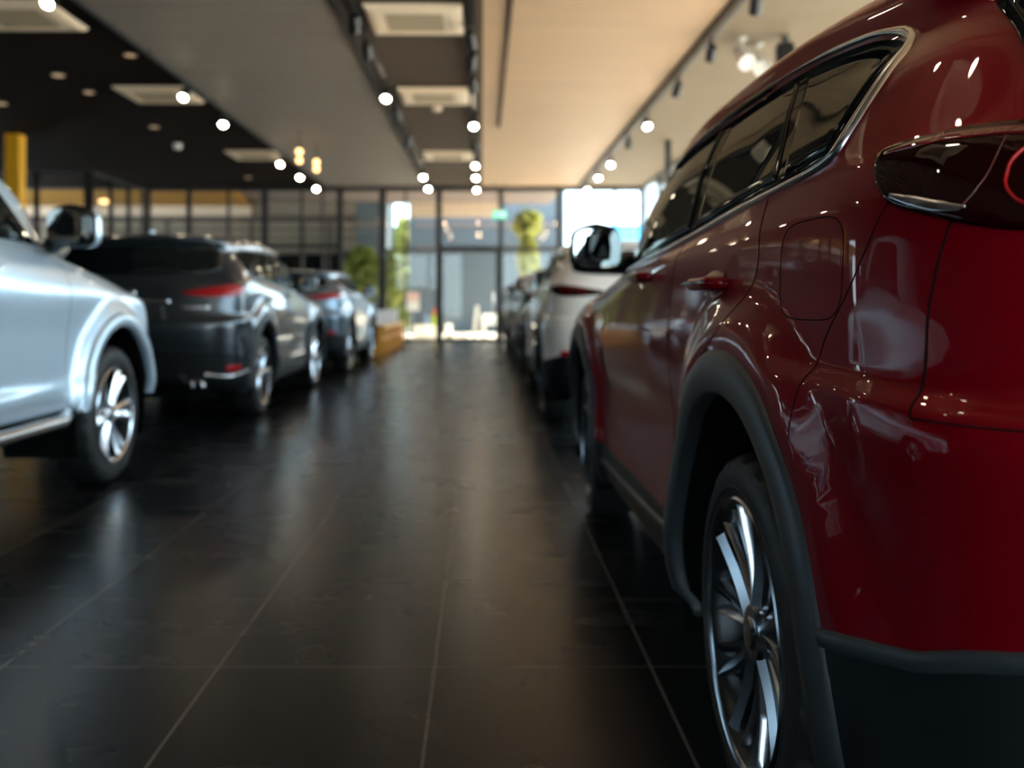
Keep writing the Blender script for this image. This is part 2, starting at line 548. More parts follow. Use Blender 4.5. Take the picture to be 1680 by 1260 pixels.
def rim_mb(rin, style, n=72):
    mb = MB()
    mb.lathe([(-.20, rin - .012), (-.12, rin - .03), (-.03, rin - .022), (-.014, rin - .014), (-.008, rin - .010)], n, 'x', m=1)
    mb.lathe([(-.008, rin - .010), (-.002, rin - .004), (.000, rin - .001), (-.004, rin + .004), (-.016, rin + .003)], n, 'x')
    mb.lathe([(-.055, .052), (-.034, .060), (-.026, .052), (-.024, .032)], 40, 'x')
    mb.lathe([(-.024, .034), (-.018, .030), (-.016, .001)], 40, 'x')
    mb.lathe([(-.12, .075), (-.055, .070), (-.05, .05)], 40, 'x')
    def arm(a0, a1, w0, w1, ridge, r0=.045, r1=rin - .008, x0=-.030, x1=-.012, thick=.028):
        V = []; N = 9
        for i in range(N):
            f = i / (N - 1)
            r = r0 + (r1 - r0) * f; a = a0 + (a1 - a0) * (f ** .8)
            w = w0 + (w1 - w0) * f + (0.010 * max(0, f - .85) / .15)
            x = x0 + (x1 - x0) * f - 0.008 * math.sin(PI * f)
            rad = Vector((0, math.cos(a), math.sin(a))); tan = Vector((0, -math.sin(a), math.cos(a)))
            c = rad * r
            for q, dx in ((-.5, -thick), (-.5, -.007), (ridge, .004), (.5, -.007), (.5, -thick)):
                V.append(c + tan * (q * w) + Vector((x + dx, 0, 0)))
        F = []
        for i in range(N - 1):
            for k in range(4):
                F.append((i * 5 + k, i * 5 + k + 1, (i + 1) * 5 + k + 1, (i + 1) * 5 + k))
            F.append((i * 5 + 4, i * 5, (i + 1) * 5, (i + 1) * 5 + 4))
        mb.add(V, F)
    if style == 'vee':
        for k in range(5):
            A = 2 * PI * k / 5 + .28
            arm(A - .16, A - .20, .030, .024, .30, r0=.035)
            arm(A + .16, A + .34, .036, .024, -.30, r0=.035)
            arm(A + .42, A + .52, .020, .018, .2, r0=.05, x0=-.042, x1=-.016)
            arm(A - .42, A - .40, .018, .016, -.2, r0=.05, x0=-.046, x1=-.018)
    elif style == 'twin':
        for k in range(6):
            A = 2 * PI * k / 6
            arm(A - .13, A - .15, .040, .050, -.1)
            arm(A + .13, A + .15, .040, .050, .1)
    else:
        for k in range(10):
            A = 2 * PI * k / 10 + .1
            arm(A, A + .06, .036, .034, 0)
    return mb

def disc_mb():
    mb = MB()
    mb.lathe([(-.125, .05), (-.085, .055), (-.085, .15), (-.105, .15), (-.105, .05)], 40, 'x')
    mb.box(-.13, -.07, -.16, -.10, -.06, .06)
    return mb

TY = {}
def add_wheel(root, sgn, u, z, xface, R, rin, style, rim_m, notch=True):
    key = (R, rin, style, notch)
    if key not in TY:
        TY[key] = (tyre_mb(R, rin, n=144 if notch else 96, notch=notch), rim_mb(rin, style), disc_mb())
    t, r, d = TY[key]
    p = (sgn * xface, u, z)
    w = sided(r, sgn).moved((0, 0, 0)).build('wheel', [rim_m, M_['barrel']], root, True, True, 28)
    w.location = p
    sided(t, sgn).build('tyre', M_['rubber'], w, True, True, 40)
    sided(d, sgn).build('brake_disc', M_['satin'], w, True, True, 40)
    return w

def liner_mb(uc, zc, R, x_out, x_in):
    mb = MB(); n = 40
    V = []; F = []
    for i in range(n + 1):
        a = -0.35 + (PI + 0.7) * i / n
        for x in (x_out, x_in):
            V.append((x, uc + R * math.cos(a), max(.2, zc + R * math.sin(a))))
    for i in range(n):
        F.append((2 * i, 2 * i + 1, 2 * i + 3, 2 * i + 2))
    k = len(V); V.append((x_in, uc, zc))
    for i in range(n):
        F.append((k, 2 * i + 1, 2 * i + 3))
    mb.add(V, F); return mb

def arch_ring(body, uc, zc, r0, r1, off=.012, zmin=.24, n=64, a0=-.30, a1=PI + .30):
    V = []; F = []
    prof = [(r0 - .001, 'in', -.022), (r0 - .001, 0, off * .6), (r0 + .006, 0, off), (r0 + (r1 - r0) * .45, 0, off * 1.25), (r1 - .010, 0, off), (r1, 0, off * .4), (r1 + .003, 0, -.006)]
    for i in range(n + 1):
        a = a0 + (a1 - a0) * i / n
        for r, f, o in prof:
            u = uc + r * math.cos(a); z = max(zmin, zc + r * math.sin(a))
            uu = uc + max(r, r0 + .012) * math.cos(a); zz = max(zmin + .02, zc + max(r, r0 + .012) * math.sin(a))
            p, nn = body.side(uu, zz)
            x = p.x + o
            V.append((x, u, z))
    K = len(prof)
    for i in range(n):
        for k in range(K - 1):
            F.append((i * K + k, i * K + k + 1, (i + 1) * K + k + 1, (i + 1) * K + k))
    mb = MB(); mb.add(V, F, 0, True); return mb

def handle_mb(body, u0, u1, z, out=.040, r=.012):
    pts = []
    n = 14
    for i in range(n + 1):
        f = i / n
        u = u0 + (u1 - u0) * f
        p, nn = body.side(u, z)
        e = min(1, min(f, 1 - f) / .18)
        pts.append(p + nn * (-.004 + out * math.sin(e * PI / 2)))
    mb = MB(); mb.tube(pts, [r * (1.15 if 0 < i < n else .8) for i in range(n + 1)], 12)
    return mb

def side_mirror(root, sgn, x0, x1, u, z, h, depth, shell_m, base, tilt=0.0, cap_m=None):
    """door mirror: housing > glass, foot"""
    cx, w = (x0 + x1) / 2, (x1 - x0) / 2
    mb = MB(); mb.superell((0, 0, 0), (w, depth, h / 2), 4.5, 40, 22)
    for i, (x, y, zz) in enumerate(mb.v):       # taper forwards, droop at the outer lower corner
        k = 1 - .30 * max(0, y / depth)
        mb.v[i] = (x * k, y, zz * k + (0.02 * (1 - abs(x) / w)) * (1 if zz > 0 else 0))
    hs = sided(mb, sgn).build('side_mirror', shell_m, root, True)
    hs.location = (sgn * cx, u, z); hs.rotation_euler = (0, 0, sgn * tilt)
    if cap_m:
        cp = MB(); cp.superell((0, .012, 0), (w * 1.05, depth * 1.02, h / 2 * 1.05), 4.0, 40, 22)
        cp.f = [f for f in cp.f if all(cp.v[i][1] > -.05 * depth for i in f)]; cp.mi = [0] * len(cp.f)
        sided(cp, sgn).build('mirror_cap', cap_m, hs, True)
    b = MB(); n = 32
    V = [(0, -depth * .985, .004)]
    for i in range(n):
        t = 2 * PI * i / n
        sp = lambda q: math.copysign(abs(q) ** (2 / 4.0), q)
        V.append((w * .90 * sp(math.cos(t)), -depth * .985, h / 2 * .86 * sp(math.sin(t)) + .004))
    m0 = len(V)
    for i in range(n):
        t = 2 * PI * i / n
        V.append((w * .96 * sp(math.cos(t)), -depth * .70, h / 2 * .94 * sp(math.sin(t)) + .003))
    F = [(0, 1 + (i + 1) % n, 1 + i) for i in range(n)]
    b.add(V[:m0], F)
    g = sided(b, sgn).build('mirror_glass', M_['mirror'], hs)
    fr = MB(); fr.add(V[1:], [(i, (i + 1) % n, n + (i + 1) % n, n + i) for i in range(n)])
    fr.lathe([(0, .001)], 3)
    fr.v = fr.v[:2 * n]; fr.f = fr.f[:n]; fr.mi = fr.mi[:n]
    sided(fr, sgn).build('mirror_frame', M_['gloss_black'], hs, True)
    ft = MB()
    ft.tube([(base[0] - cx, base[1] - u, base[2] - z), ((base[0] + x0) / 2 - cx, (base[1] + u) / 2 - u, base[2] - z + .01), (x0 + .05 - cx, .01, -h * .32)], [.045, .04, .032], 12)
    sided(ft, sgn).build('mirror_foot', M_['gloss_black'], hs, True)
    return hs

# ------------------------------------------------------------------ the SUV family
def suv_levels(g=1.0, hood=0.0):
    zb = 1.10
    def Z(z):
        return z if z < zb else zb + (z - zb) * g
    L = []
    def lv(w, z, r, f):
        L.append(dict(w=w, z=[(u, Z(q)) for u, q in z], r=(r[0], Z(r[1]), r[2], r[3]), f=(f[0], Z(f[1]), f[2], f[3])))
    lv([(-.9, .78), (0, .80), (3.6, .80)], [(-.9, .30), (-.4, .24), (3.6, .24)], (-.80, .32, .45, 4), (3.45, .24, .5, 4))
    lv([(-.9, .855), (0, .88), (3.0, .885), (3.6, .86)], [(-.9, .37), (-.4, .30), (3.6, .28)], (-.86, .40, .5, 4), (3.55, .30, .6, 4))
    lv([(-.9, .880), (-.3, .900), (3.0, .905), (3.6, .89)], [(-.9, .605), (-.72, .572), (-.60, .550), (-.49, .530), (-.38, .495), (.3, .448), (3.6, .43)], (-.905, .61, .5, 4), (3.60, .42, .7, 3.6)) # cladding edge
    lv([(-.9, .890), (-.3, .898), (1.3, .884), (3.0, .900), (3.6, .89)], [(-.9, .70), (3.6, .62)], (-.925, .72, .5, 4), (3.62, .60, .75, 3.4))
    lv([(-.9, .900), (-.45, .908), (-.2, .902), (1.3, .900), (3.0, .912), (3.6, .89)], [(-.9, .825), (-.5, .840), (0, .80), (3.6, .74)], (-.935, .82, .5, 4), (3.62, .72, .75, 3.4))
    lv([(-.9, .896), (-.45, .906), (-.2, .904), (1.3, .908), (3.0, .912), (3.6, .885)], [(-.9, .864), (-.5, .882), (0, .87), (3.6, .80)], (-.925, .862, .5, 4), (3.60, .80, .75, 3.4))
    lv([(-.9, .872), (-.45, .886), (-.2, .900), (1.3, .910), (3.0, .910), (3.6, .88)], [(-.9, .895), (-.5, .918), (0, .93), (3.6, .86)], (-.895, .897, .5, 4), (3.57, .86, .75, 3.2))
    lv([(-.9, .866), (-.45, .884), (0, .898), (1.3, .903), (3.0, .898), (3.6, .86)], [(-.9, 1.02), (0, 1.02), (3.0, .96), (3.6, .93)], (-.875, 1.02, .5, 4), (3.52, .92, .75, 3))
    lv([(-.9, .860), (-.45, .880), (0, .894), (1.3, .896), (2.4, .88), (3.0, .865), (3.6, .80)], [(-.9, 1.12), (0, 1.125), (1.3, 1.09), (3.0, 1.00), (3.6, .95)], (-.86, 1.10, .5, 4), (3.42, .955, .75, 2.8))
    lv([(-.9, .845), (-.45, .864), (0, .872), (1.3, .872), (2.2, .83), (3.0, .76)], [(-.9, 1.20), (-.3, 1.205), (.6, 1.165), (1.4, 1.135), (2.0, 1.11), (3.0, 1.05)], (-.83, 1.19, .5, 3.6), (3.05, 1.045, .7, 2.6))
    lv([(-.9, .815), (-.45, .842), (0, .860), (1.3, .860), (2.0, .81), (2.6, .74)], [(-.9, 1.245), (-.35, 1.248), (.2, 1.212), (.8, 1.178), (1.6, 1.146), (2.1, 1.125), (2.6, 1.10)], (-.80, 1.240, .5, 3.4), (2.52, 1.105, .62, 2.4)) # belt
    lv([(-.7, .73), (-.3, .770), (.2, .798), (1.0, .802), (1.6, .775), (2.2, .72)], [(-.7, 1.37), (-.3, 1.375), (1.0, 1.36), (2.1, 1.34)], (-.72, 1.38, .42, 3.4), (2.16, 1.36, .50, 2.8))
    lv([(-.7, .66), (-.3, .710), (.2, .738), (.8, .742), (1.4, .728), (1.9, .68)], [(-.7, 1.47), (-.3, 1.445), (0, 1.475), (.4, 1.490), (.9, 1.490), (1.4, 1.478), (1.7, 1.455), (1.9, 1.42)], (-.66, 1.500, .38, 3.4), (1.84, 1.47, .45, 3.0)) # top of glass
    lv([(-.7, .65), (-.3, .695), (.2, .724), (.8, .728), (1.4, .708), (1.8, .64)], [(-.7, 1.535), (-.3, 1.530), (0, 1.550), (.4, 1.562), (.9, 1.560), (1.4, 1.54), (1.8, 1.50)], (-.73, 1.545, .38, 3.6), (1.72, 1.54, .45, 3.0)) # rail / spoiler edge
    lv([(-.7, .60), (.2, .670), (.8, .672), (1.8, .58)], [(-.7, 1.562), (0, 1.586), (.4, 1.597), (.9, 1.594), (1.8, 1.54)], (-.71, 1.567, .38, 3.4), (1.66, 1.57, .45, 2.8))
    lv([(-.7, .32), (.2, .38), (1.8, .33)], [(-.7, 1.592), (0, 1.620), (.4, 1.630), (.9, 1.626), (1.8, 1.57)], (-.67, 1.590, .38, 3), (1.60, 1.59, .4, 2.6))
    lv([(0, 0.0)], [(-.7, 1.600), (0, 1.630), (.4, 1.640), (.9, 1.636), (1.8, 1.58)], (-.65, 1.596, .38, 3), (1.58, 1.60, .4, 2.6))
    return L

def make_suv(loc, yaw, body_m, label, group, rim_m, near=False, g=1.0, style='vee', sides=(1, -1), refl=(44, 54, .61), trim_m=None, lens_hot=False, badge=False, mirror_tilt=0.0):
    R, rin = 0.357, 0.262
    WB = 2.70
    wh = [(0, R), (WB, R)]
    B = Body(suv_levels(g), wh, .478, (.585, .70), .030, (34, 170, 26) if near else (24, 100, 16), 6 if near else 4)
    root = thing('car', label, 'car', loc, yaw, group)
    mk = B.mark; last = B.G.shape[0] - 1
    zs = lambda z: z if z < 1.10 else 1.10 + (z - 1.10) * g
    S = lambda u, z: B.side(u, zs(z))
    RR = lambda x, z: B.rear(x, zs(z))
    CC = lambda a, z: B.corner(a, zs(z))
    FR = lambda x, z: B.front(x, zs(z))
    B.shell(mk[2], last).build('body_shell', body_m, root, True, True)
    B.shell(0, mk[2]).build('lower_cladding', M_['clad'], root, True, True)
    u = MB(); u.box(-.62, .62, -.72, 3.40, .22, .40); u.box(-.80, .80, .55, 2.15, .23, .33)
    u.build('underbody', M_['liner'], root)
    n = 70 if near else 30
    for s in sides:
        sm = lambda mb, nm, m, par=root, smooth=True: sided(mb, s).build(nm, m, par, smooth)
        for uc, zc in wh:
            add_wheel(root, s, uc, zc, .900, R, rin, style, rim_m, near)
            sm(liner_mb(uc, zc, .485, .905, .56), 'wheel_liner', M_['liner'])
            sm(arch_ring(B, uc, zc, .474, .560), 'wheel_arch_trim', M_['arch'])
        # glass house: black surround, then the panes
        dlo = strip_patch(S, [(-.352, 1.244), (-.186, 1.226), (.184, 1.208), (.605, 1.184), (1.42, 1.148), (1.95, 1.134)],
                          [(-.342, 1.418), (-.318, 1.438), (-.27, 1.455), (-.20, 1.470), (.04, 1.487), (.40, 1.490), (.9, 1.490), (1.30, 1.478), (1.60, 1.445), (1.95, 1.150)], .003, n * 2, 12)
        sm(dlo, 'window_surround', M_['gloss_black'])
        sm(strip_patch(S, [(-.334, 1.258), (-.170, 1.240)], [(-.325, 1.405), (-.30, 1.424), (-.25, 1.440), (-.16, 1.457), (.060, 1.474)], .006, n // 2, 10, .006), 'quarter_window', M_['tint'])
        sm(strip_patch(S, [(-.120, 1.236), (.2, 1.220), (.550, 1.200)], [(.118, 1.475), (.4, 1.478), (.600, 1.477)], .006, n // 2, 10, .006), 'rear_side_window', M_['tint'])
        sm(strip_patch(S, [(.640, 1.196), (1.3, 1.166), (1.86, 1.150)], [(.710, 1.478), (1.2, 1.468), (1.54, 1.435), (1.86, 1.162)], .006, n // 2, 10, .006), 'front_side_window', M_['tint'])
        sm(strip_patch(FR, [(.002, 1.135), (.40, 1.150), (.66, 1.20)], [(.002, 1.45), (.40, 1.445), (.60, 1.40)], .004, n // 2, 10, .006), 'windscreen', M_['tint'])
        tm = trim_m or M_['satin']
        wd = None
        path = [(1.95, 1.124), (1.42, 1.139), (.605, 1.177), (.184, 1.201), (-.186, 1.217), (-.352, 1.232), (-.376, 1.245), (-.382, 1.29), (-.378, 1.36), (-.362, 1.418), (-.325, 1.452), (-.265, 1.471), (-.195, 1.484), (.04, 1.500), (.30, 1.508)]
        N = n * 2
        pr = spl(path, N)
        wd = [0.011 + 0.013 * math.exp(-((p[0] + .36) / .07) ** 2) * (1 if p[1] > 1.25 else 0) for p in pr]
        wd = [w_ * max(.25, min(1, (N - 1 - i) / (N * .12))) for i, w_ in enumerate(wd)]
        sm(ribbon(S, path, wd, .010, N), 'window_trim', tm)
        sm(ribbon(S, [(.30, 1.508), (.6, 1.510), (.9, 1.508), (1.30, 1.494), (1.62, 1.458), (1.95, 1.165)], .018, .007, n), 'roof_trim', M_['gloss_black'])
        # doors, fuel flap
        for a, b, z in ((.08, .30, 1.050), (.95, 1.20, 1.088)):
            h = handle_mb(B, a, b, z)
            hh = sm(h, 'door_handle', body_m)
            p, nn = S((a + b) / 2, z)
            cup = strip_patch(S, [(a + .03, z - .022), ((a + b) / 2, z - .035), (b - .03, z - .022)], [(a + .03, z + .022), ((a + b) / 2, z + .03), (b - .03, z + .022)], .0015, 20, 6, .002)
            sm(cup, 'handle_cup', body_m, hh)
            sm(ribbon(S, [(a + .01, z + .001), (b - .01, z + .001)], .008, .0565, 10, -.05), 'handle_strip', M_['chrome'], hh)
        gw = .0018
        sm(ribbon(S, [(.62, 1.165), (.66, 1.0), (.67, .75), (.66, .46)], gw, .0012, n), 'door_gap', M_['seam'])
        sm(ribbon(S, [(1.93, 1.14), (2.0, 1.0), (2.02, .75), (1.99, .44)], gw, .0012, n), 'door_gap', M_['seam'])
        sm(ribbon(S, [(-.10, 1.205), (-.12, 1.10), (.02, .97), (.36, .80), (.53, .62), (.56, .46)], .0012, .0012, n), 'door_gap', M_['seam'])
        sm(ribbon(S, [(-.598, 1.15), (-.558, 1.084), (-.511, 1.025), (-.428, .942), (-.405, .884), (-.41, .80)], gw, .0012, n), 'bumper_gap', M_['seam'])
        fd = []
        for i in range(49):
            t = 2 * PI * i / 48
            sp = lambda q: math.copysign(abs(q) ** .5, q)
            fd.append((-.366 + .128 * sp(math.cos(t)), 1.063 + .080 * sp(math.sin(t))))
        if s < 0 or near:
            sm(ribbon(S, fd, .0022, .0008, 80, .003, True, True), 'fuel_flap_gap', M_['seam'])
        # sill strip
        sm(ribbon(S, [(.62, .402), (1.2, .378), (2.05, .357)], .024, .012, n), 'sill_strip', M_['sill'])
        if near:
            sm(ribbon(CC, [(10, .520), (22, .544), (33, .560), (41, .588), (50, .606), (62, .612), (88, .612)], .028, .008, n), 'cladding_lip', M_['arch'])
        side_mirror(root, s, .845, 1.05, 1.97, zs(1.222), .178, .085, M_['gloss_black'] if near else body_m, (.80, 2.0, zs(1.165)), mirror_tilt)
        # tail lamp wrapping round the corner
        lo = [(20.8, 1.212), (22.2, 1.185), (25.4, 1.153), (27.5, 1.140), (33.7, 1.120), (39.2, 1.104), (44.4, 1.095), (56, 1.092), (70, 1.108), (82, 1.132)]
        hi = [(20.8, 1.217), (22.0, 1.2235), (24.4, 1.227), (29.4, 1.231), (35.4, 1.236), (41.6, 1.236), (48, 1.226), (58, 1.205), (70, 1.175), (82, 1.145)]
        if not near:
            lo = [(p_, 1.112 + (z_ - 1.165) * .70) for p_, z_ in lo]; hi = [(p_, 1.112 + (z_ - 1.165) * .70) for p_, z_ in hi]
        tl = sm(strip_patch(CC, lo, hi, .007, n, 14, .010), 'tail_lamp', M_['lens'] if not lens_hot else M_['lens_bright'])
        lk = (lambda L_: L_) if near else (lambda L_: [(p_, 1.112 + (z_ - 1.165) * .70) for p_, z_ in L_])
        hi2 = [(22.5, 1.2165), (27, 1.2215), (33, 1.2265), (40, 1.2265), (50, 1.212), (76, 1.158)]
        lo2 = [(22.5, 1.2125), (27, 1.2145), (33, 1.2175), (40, 1.2160), (50, 1.202), (76, 1.152)]
        sm(strip_patch(CC, lk(lo2), lk(hi2), .0085, n, 4, .002), 'lamp_upper_band', M_['lens_top'], tl)
        if near:
            sm(strip_patch(CC, [(26.8, 1.149), (30.6, 1.1345), (34.9, 1.1225), (37.4, 1.1215)], [(26.8, 1.154), (30.6, 1.147), (34.5, 1.137), (38.2, 1.1275)], .0085, n, 4, .002), 'lamp_chrome_corner', M_['satin'], tl)
            sm(ribbon(CC, [(37.6, 1.124), (39.2, 1.150), (40.1, 1.173), (40.5, 1.213)], .0010, .0092, 20), 'lamp_inner_line', M_['lens_top'], tl)
        for pc, zc, zr in ((46.0, 1.163, .041), (59.0, 1.150, .036)):
            ring = [(pc + zr / .0098 * math.cos(2 * PI * i / 40), zc + zr * math.sin(2 * PI * i / 40)) for i in range(41)]
            sm(ribbon(CC, lk(ring), .0045, .012, 60, .001, True, True), 'lamp_ring', M_['lens_bright'], tl)
        # tailgate outline, bumper reflector, exhaust
        sm(ribbon(CC, [(36.2, 1.112), (34.4, 1.03), (33.8, .962), (33.8, .90), (34.1, .868)], .0035, .0012, n), 'tailgate_gap', M_['seam'])
        sm(ribbon(CC, [(34.2, .868), (38.6, .867), (43.5, .866), (60, .866), (89.5, .866)] if s < 2 else [], .003, .0012, n * 2), 'tailgate_lower_gap', M_['seam'])
        sm(strip_patch(CC, [(refl[0], refl[2] - .020), (refl[1], refl[2] - .022)], [(refl[0], refl[2] + .020), (refl[1], refl[2] + .022)], .006, 20, 5, .004), 'bumper_reflector', M_['lens_top'] if near else M_['lens_bright'])
        if badge:
            sm(ribbon(CC, [(62, .425), (52, .405), (44, .400), (34, .412), (24, .44)], .030, .010, 40), 'bumper_trim', M_['satin'])
        for xx in (.50, .58):
            e = MB(); e.lathe([(-.93, .034), (-.93, .041), (-.80, .041), (-.80, .034), (-.93, .034)], 24, 'y', (xx, 0, .335))
            sm(e, 'exhaust_tip', M_['chrome'])
    # rear screen, spoiler lip, plate recess, badge, wiper
    rw = strip_patch(RR, [(-.690, 1.30), (-.63, 1.27), (-.4, 1.252), (0, 1.248), (.4, 1.252), (.63, 1.27), (.690, 1.30)], [(-.660, 1.445), (-.61, 1.478), (-.4, 1.486), (0, 1.490), (.4, 1.486), (.61, 1.478), (.660, 1.445)], .005, n, 12)
    rw.build('rear_window', M_['tint'], root, True)
    wp = MB()
    pts = [RR(-.02, 1.25)[0] + Vector((0, -.015, 0))] + [RR(.02 + .40 * i / 8, 1.262 + .012 * math.sin(i / 8 * PI))[0] + Vector((0, -.020, 0)) for i in range(9)]
    wp.tube(pts, .008, 8); wp.build('rear_wiper', M_['darkplastic'], root, True)
    strip_patch(RR, [(-.30, .885), (.30, .885)], [(-.27, 1.005), (.27, 1.005)], .002, 24, 5, .004).build('plate_recess', M_['plate'], root, True)
    strip_patch(RR, [(-.33, 1.010), (0, 1.007), (.33, 1.010)], [(-.33, 1.034), (0, 1.036), (.33, 1.034)], .010, 30, 4, .004).build('tailgate_strip', body_m if not badge else M_['satin'], root, True)
    if badge:
        strip_patch(RR, [(.42, .955), (.64, .958)], [(.42, .985), (.64, .988)], .006, 16, 3, .003).build('tailgate_badge', M_['satin'], root, True)
    lm = MB(); lm.superell((0, 0, 0), (.05, .012, .038), 2.2, 24, 12)
    p, nn = RR(0.001, 1.09)
    e = lm.moved((0, p.y - .006, p.z)).build('tailgate_emblem', M_['chrome'], root, True)
    strip_patch(RR, [(-.5, .33), (0, .325), (.5, .33)], [(-.42, .43), (0, .435), (.42, .43)], .010, 30, 4, .004).build('skid_plate', M_['clad'], root, True)
    # roof aerial fin
    af = MB()
    pa, _n = B.bvh.ray_cast(Vector((.001, -.35, 3)), Vector((0, 0, -1)))[:2]
    af.superell((0, -.35, pa.z + .015), (.022, .075, .045), 2.2, 20, 12)
    af.build('aerial_fin', body_m, root, True)
    return root, B

# ------------------------------------------------------------------ pick-up
def make_pickup(loc, yaw, body_m, label):
    R, rin = .385, .262
    WB = 3.10
    wh = [(0, R), (WB, R)]
    L = []
    def lv(w, z, r, f):
        L.append(dict(w=w, z=z, r=r, f=f))
    lv([(-1.2, .80), (4, .80)], [(-1.2, .50), (4, .44)], (-1.10, .52, .3, 4), (3.90, .42, .5, 4))
    lv([(-1.2, .89), (3.0, .905), (4, .88)], [(-1.2, .52), (2.6, .475), (4, .48)], (-1.15, .54, .3, 5), (3.98, .48, .6, 3.4))
    lv([(-1.2, .91), (2.6, .925), (4, .90)], [(-1.2, .585), (2.6, .565), (4, .56)], (-1.16, .58, .3, 5), (4.02, .56, .65, 3.2))
    lv([(-1.2, .905), (1.5, .895), (2.4, .912), (4, .90)], [(-1.2, .65), (2.6, .655), (4, .66)], (-1.17, .66, .3, 5), (4.04, .66, .65, 3.2))
    lv([(-1.2, .905), (1.5, .893), (2.4, .905), (4, .90)], [(-1.2, .85), (4, .85)], (-1.18, .86, .3, 5), (4.06, .85, .65, 3.2))
    lv([(-1.2, .91), (1.5, .910), (2.6, .918), (4, .89)], [(-1.2, 1.04), (2.6, 1.04), (4, 1.0)], (-1.18, 1.04, .3, 5), (4.05, .98, .7, 3))
    lv([(-1.2, .90), (1.5, .900), (2.6, .895), (3.4, .85), (4, .78)], [(-1.2, 1.17), (2.6, 1.145), (3.4, 1.09), (4, 1.03)], (-1.18, 1.16, .25, 5), (3.93, 1.055, .75, 2.8))
    lv([(-1.2, .885), (1.5, .880), (2.6, .845), (3.4, .74)], [(-1.2, 1.235), (1.0, 1.235), (2.6, 1.215), (3.4, 1.14)], (-1.17, 1.22, .25, 5), (3.40, 1.165, .7, 2.5))
    lv([(-1.2, .87), (.6, .865), (1.5, .860), (2.5, .80), (3.0, .74)], [(-1.2, 1.265), (1.0, 1.285), (2.0, 1.275), (2.6, 1.262), (3.0, 1.24)], (-1.15, 1.25, .25, 5), (2.98, 1.225, .55, 2.4))
    lv([(.3, .80), (.8, .835), (1.5, .845), (2.4, .79), (3.0, .72)], [(.3, 1.30), (1.0, 1.30), (2.0, 1.292), (2.9, 1.262)], (.36, 1.285, .22, 4), (2.92, 1.25, .50, 2.6))
    lv([(.3, .72), (1.0, .765), (1.6, .770), (2.4, .735), (2.7, .70)], [(.3, 1.50), (2.4, 1.49)], (.42, 1.50, .2, 4), (2.66, 1.475, .42, 3))
    lv([(.3, .64), (1.0, .69), (1.6, .70), (2.2, .675), (2.5, .64)], [(.3, 1.67), (1.4, 1.69), (2.2, 1.655)], (.48, 1.66, .2, 4), (2.40, 1.665, .40, 3))
    lv([(.3, .57), (1.0, .63), (2.3, .60)], [(.3, 1.745), (1.4, 1.765), (2.2, 1.72)], (.50, 1.745, .2, 4), (2.28, 1.725, .40, 3))
    lv([(.3, .30), (1.0, .34), (2.3, .31)], [(.3, 1.79), (1.4, 1.81), (2.2, 1.765)], (.56, 1.785, .2, 3), (2.20, 1.765, .4, 2.6))
    lv([(0, 0.0)], [(.3, 1.80), (1.4, 1.82), (2.2, 1.775)], (.58, 1.795, .2, 3), (2.18, 1.77, .4, 2.6))
    B = Body(L, wh, .500, (.55, .66), .045, (20, 170, 34), 6)
    root = thing('pickup', label, 'pickup', loc, yaw)
    S = B.side
    B.shell(B.mark[1], B.G.shape[0] - 1).build('body_shell', body_m, root, True, True)
    B.shell(0, B.mark[1]).build('sill', body_m, root, True, True)
    u = MB(); u.box(-.60, .60, -1.0, 3.7, .36, .55); u.box(-.75, .75, .65, 2.4, .40, .55)
    u.build('underbody', M_['liner'], root)
    # front suspension and mounting bits seen under the sill
    for s in (1, -1):
        sm = lambda mb, nm, m, par=root, smooth=True: sided(mb, s).build(nm, m, par, smooth)
        for uc, zc in wh:
            add_wheel(root, s, uc, zc, .915, R, rin, 'twin', M_['rim_silver'])
            sm(liner_mb(uc, zc, .505, .90, .52), 'wheel_liner', M_['liner'])
            sm(arch_ring(B, uc, zc, .496, .575, .020, .46), 'wheel_arch_flare', body_m)
        sm(strip_patch(S, [(.75, 1.312), (1.5, 1.315), (2.2, 1.305), (2.40, 1.303)], [(.85, 1.63), (1.3, 1.665), (1.8, 1.665), (1.92, 1.635), (2.40, 1.312)], .003, 90, 10), 'window_surround', M_['gloss_black'])
        sm(strip_patch(S, [(.80, 1.328), (1.46, 1.330)], [(.88, 1.605), (1.44, 1.632)], .006, 40, 8, .006), 'rear_side_window', M_['tint'])
        sm(strip_patch(S, [(1.54, 1.330), (2.2, 1.322), (2.32, 1.321)], [(1.52, 1.648), (1.8, 1.648), (1.88, 1.618), (2.32, 1.330)], .006, 50, 8, .006), 'front_side_window', M_['tint'])
        sm(strip_patch(B.front, [(.002, 1.27), (.40, 1.28), (.60, 1.31)], [(.002, 1.65), (.40, 1.64), (.55, 1.60)], .004, 40, 10, .006), 'windscreen', M_['tint'])
        sm(ribbon(S, [(2.58, 1.298), (1.5, 1.308), (.75, 1.306)], .014, .010, 60), 'belt_moulding', M_['gloss_black'])
        for a, b, z in ((.72, .92, 1.17), (1.60, 1.82, 1.17)):
            sm(handle_mb(B, a, b, z), 'door_handle', body_m)
        sm(ribbon(S, [(1.48, 1.29), (1.49, 1.0), (1.50, .56)], .004, .0012, 50), 'door_gap', M_['seam'])
        sm(ribbon(S, [(2.50, 1.28), (2.51, 1.0), (2.47, .75), (2.44, .56)], .003, .0012, 50), 'door_gap', M_['seam'])
        # side step: tube with pads and brackets
        st = MB()
        st.tube([(.90, .60, .47), (.955, .70, .445), (.965, 1.5, .44), (.960, 2.32, .44), (.93, 2.42, .46)], .032, 14)
        sp = sm(st, 'side_step', M_['satin'])
        br = MB()
        for uu in (.85, 1.5, 2.2):
            br.tube([(.70, uu, .50), (.955, uu, .445)], .02, 8)
        sm(br, 'step_bracket', M_['darkplastic'], sp)
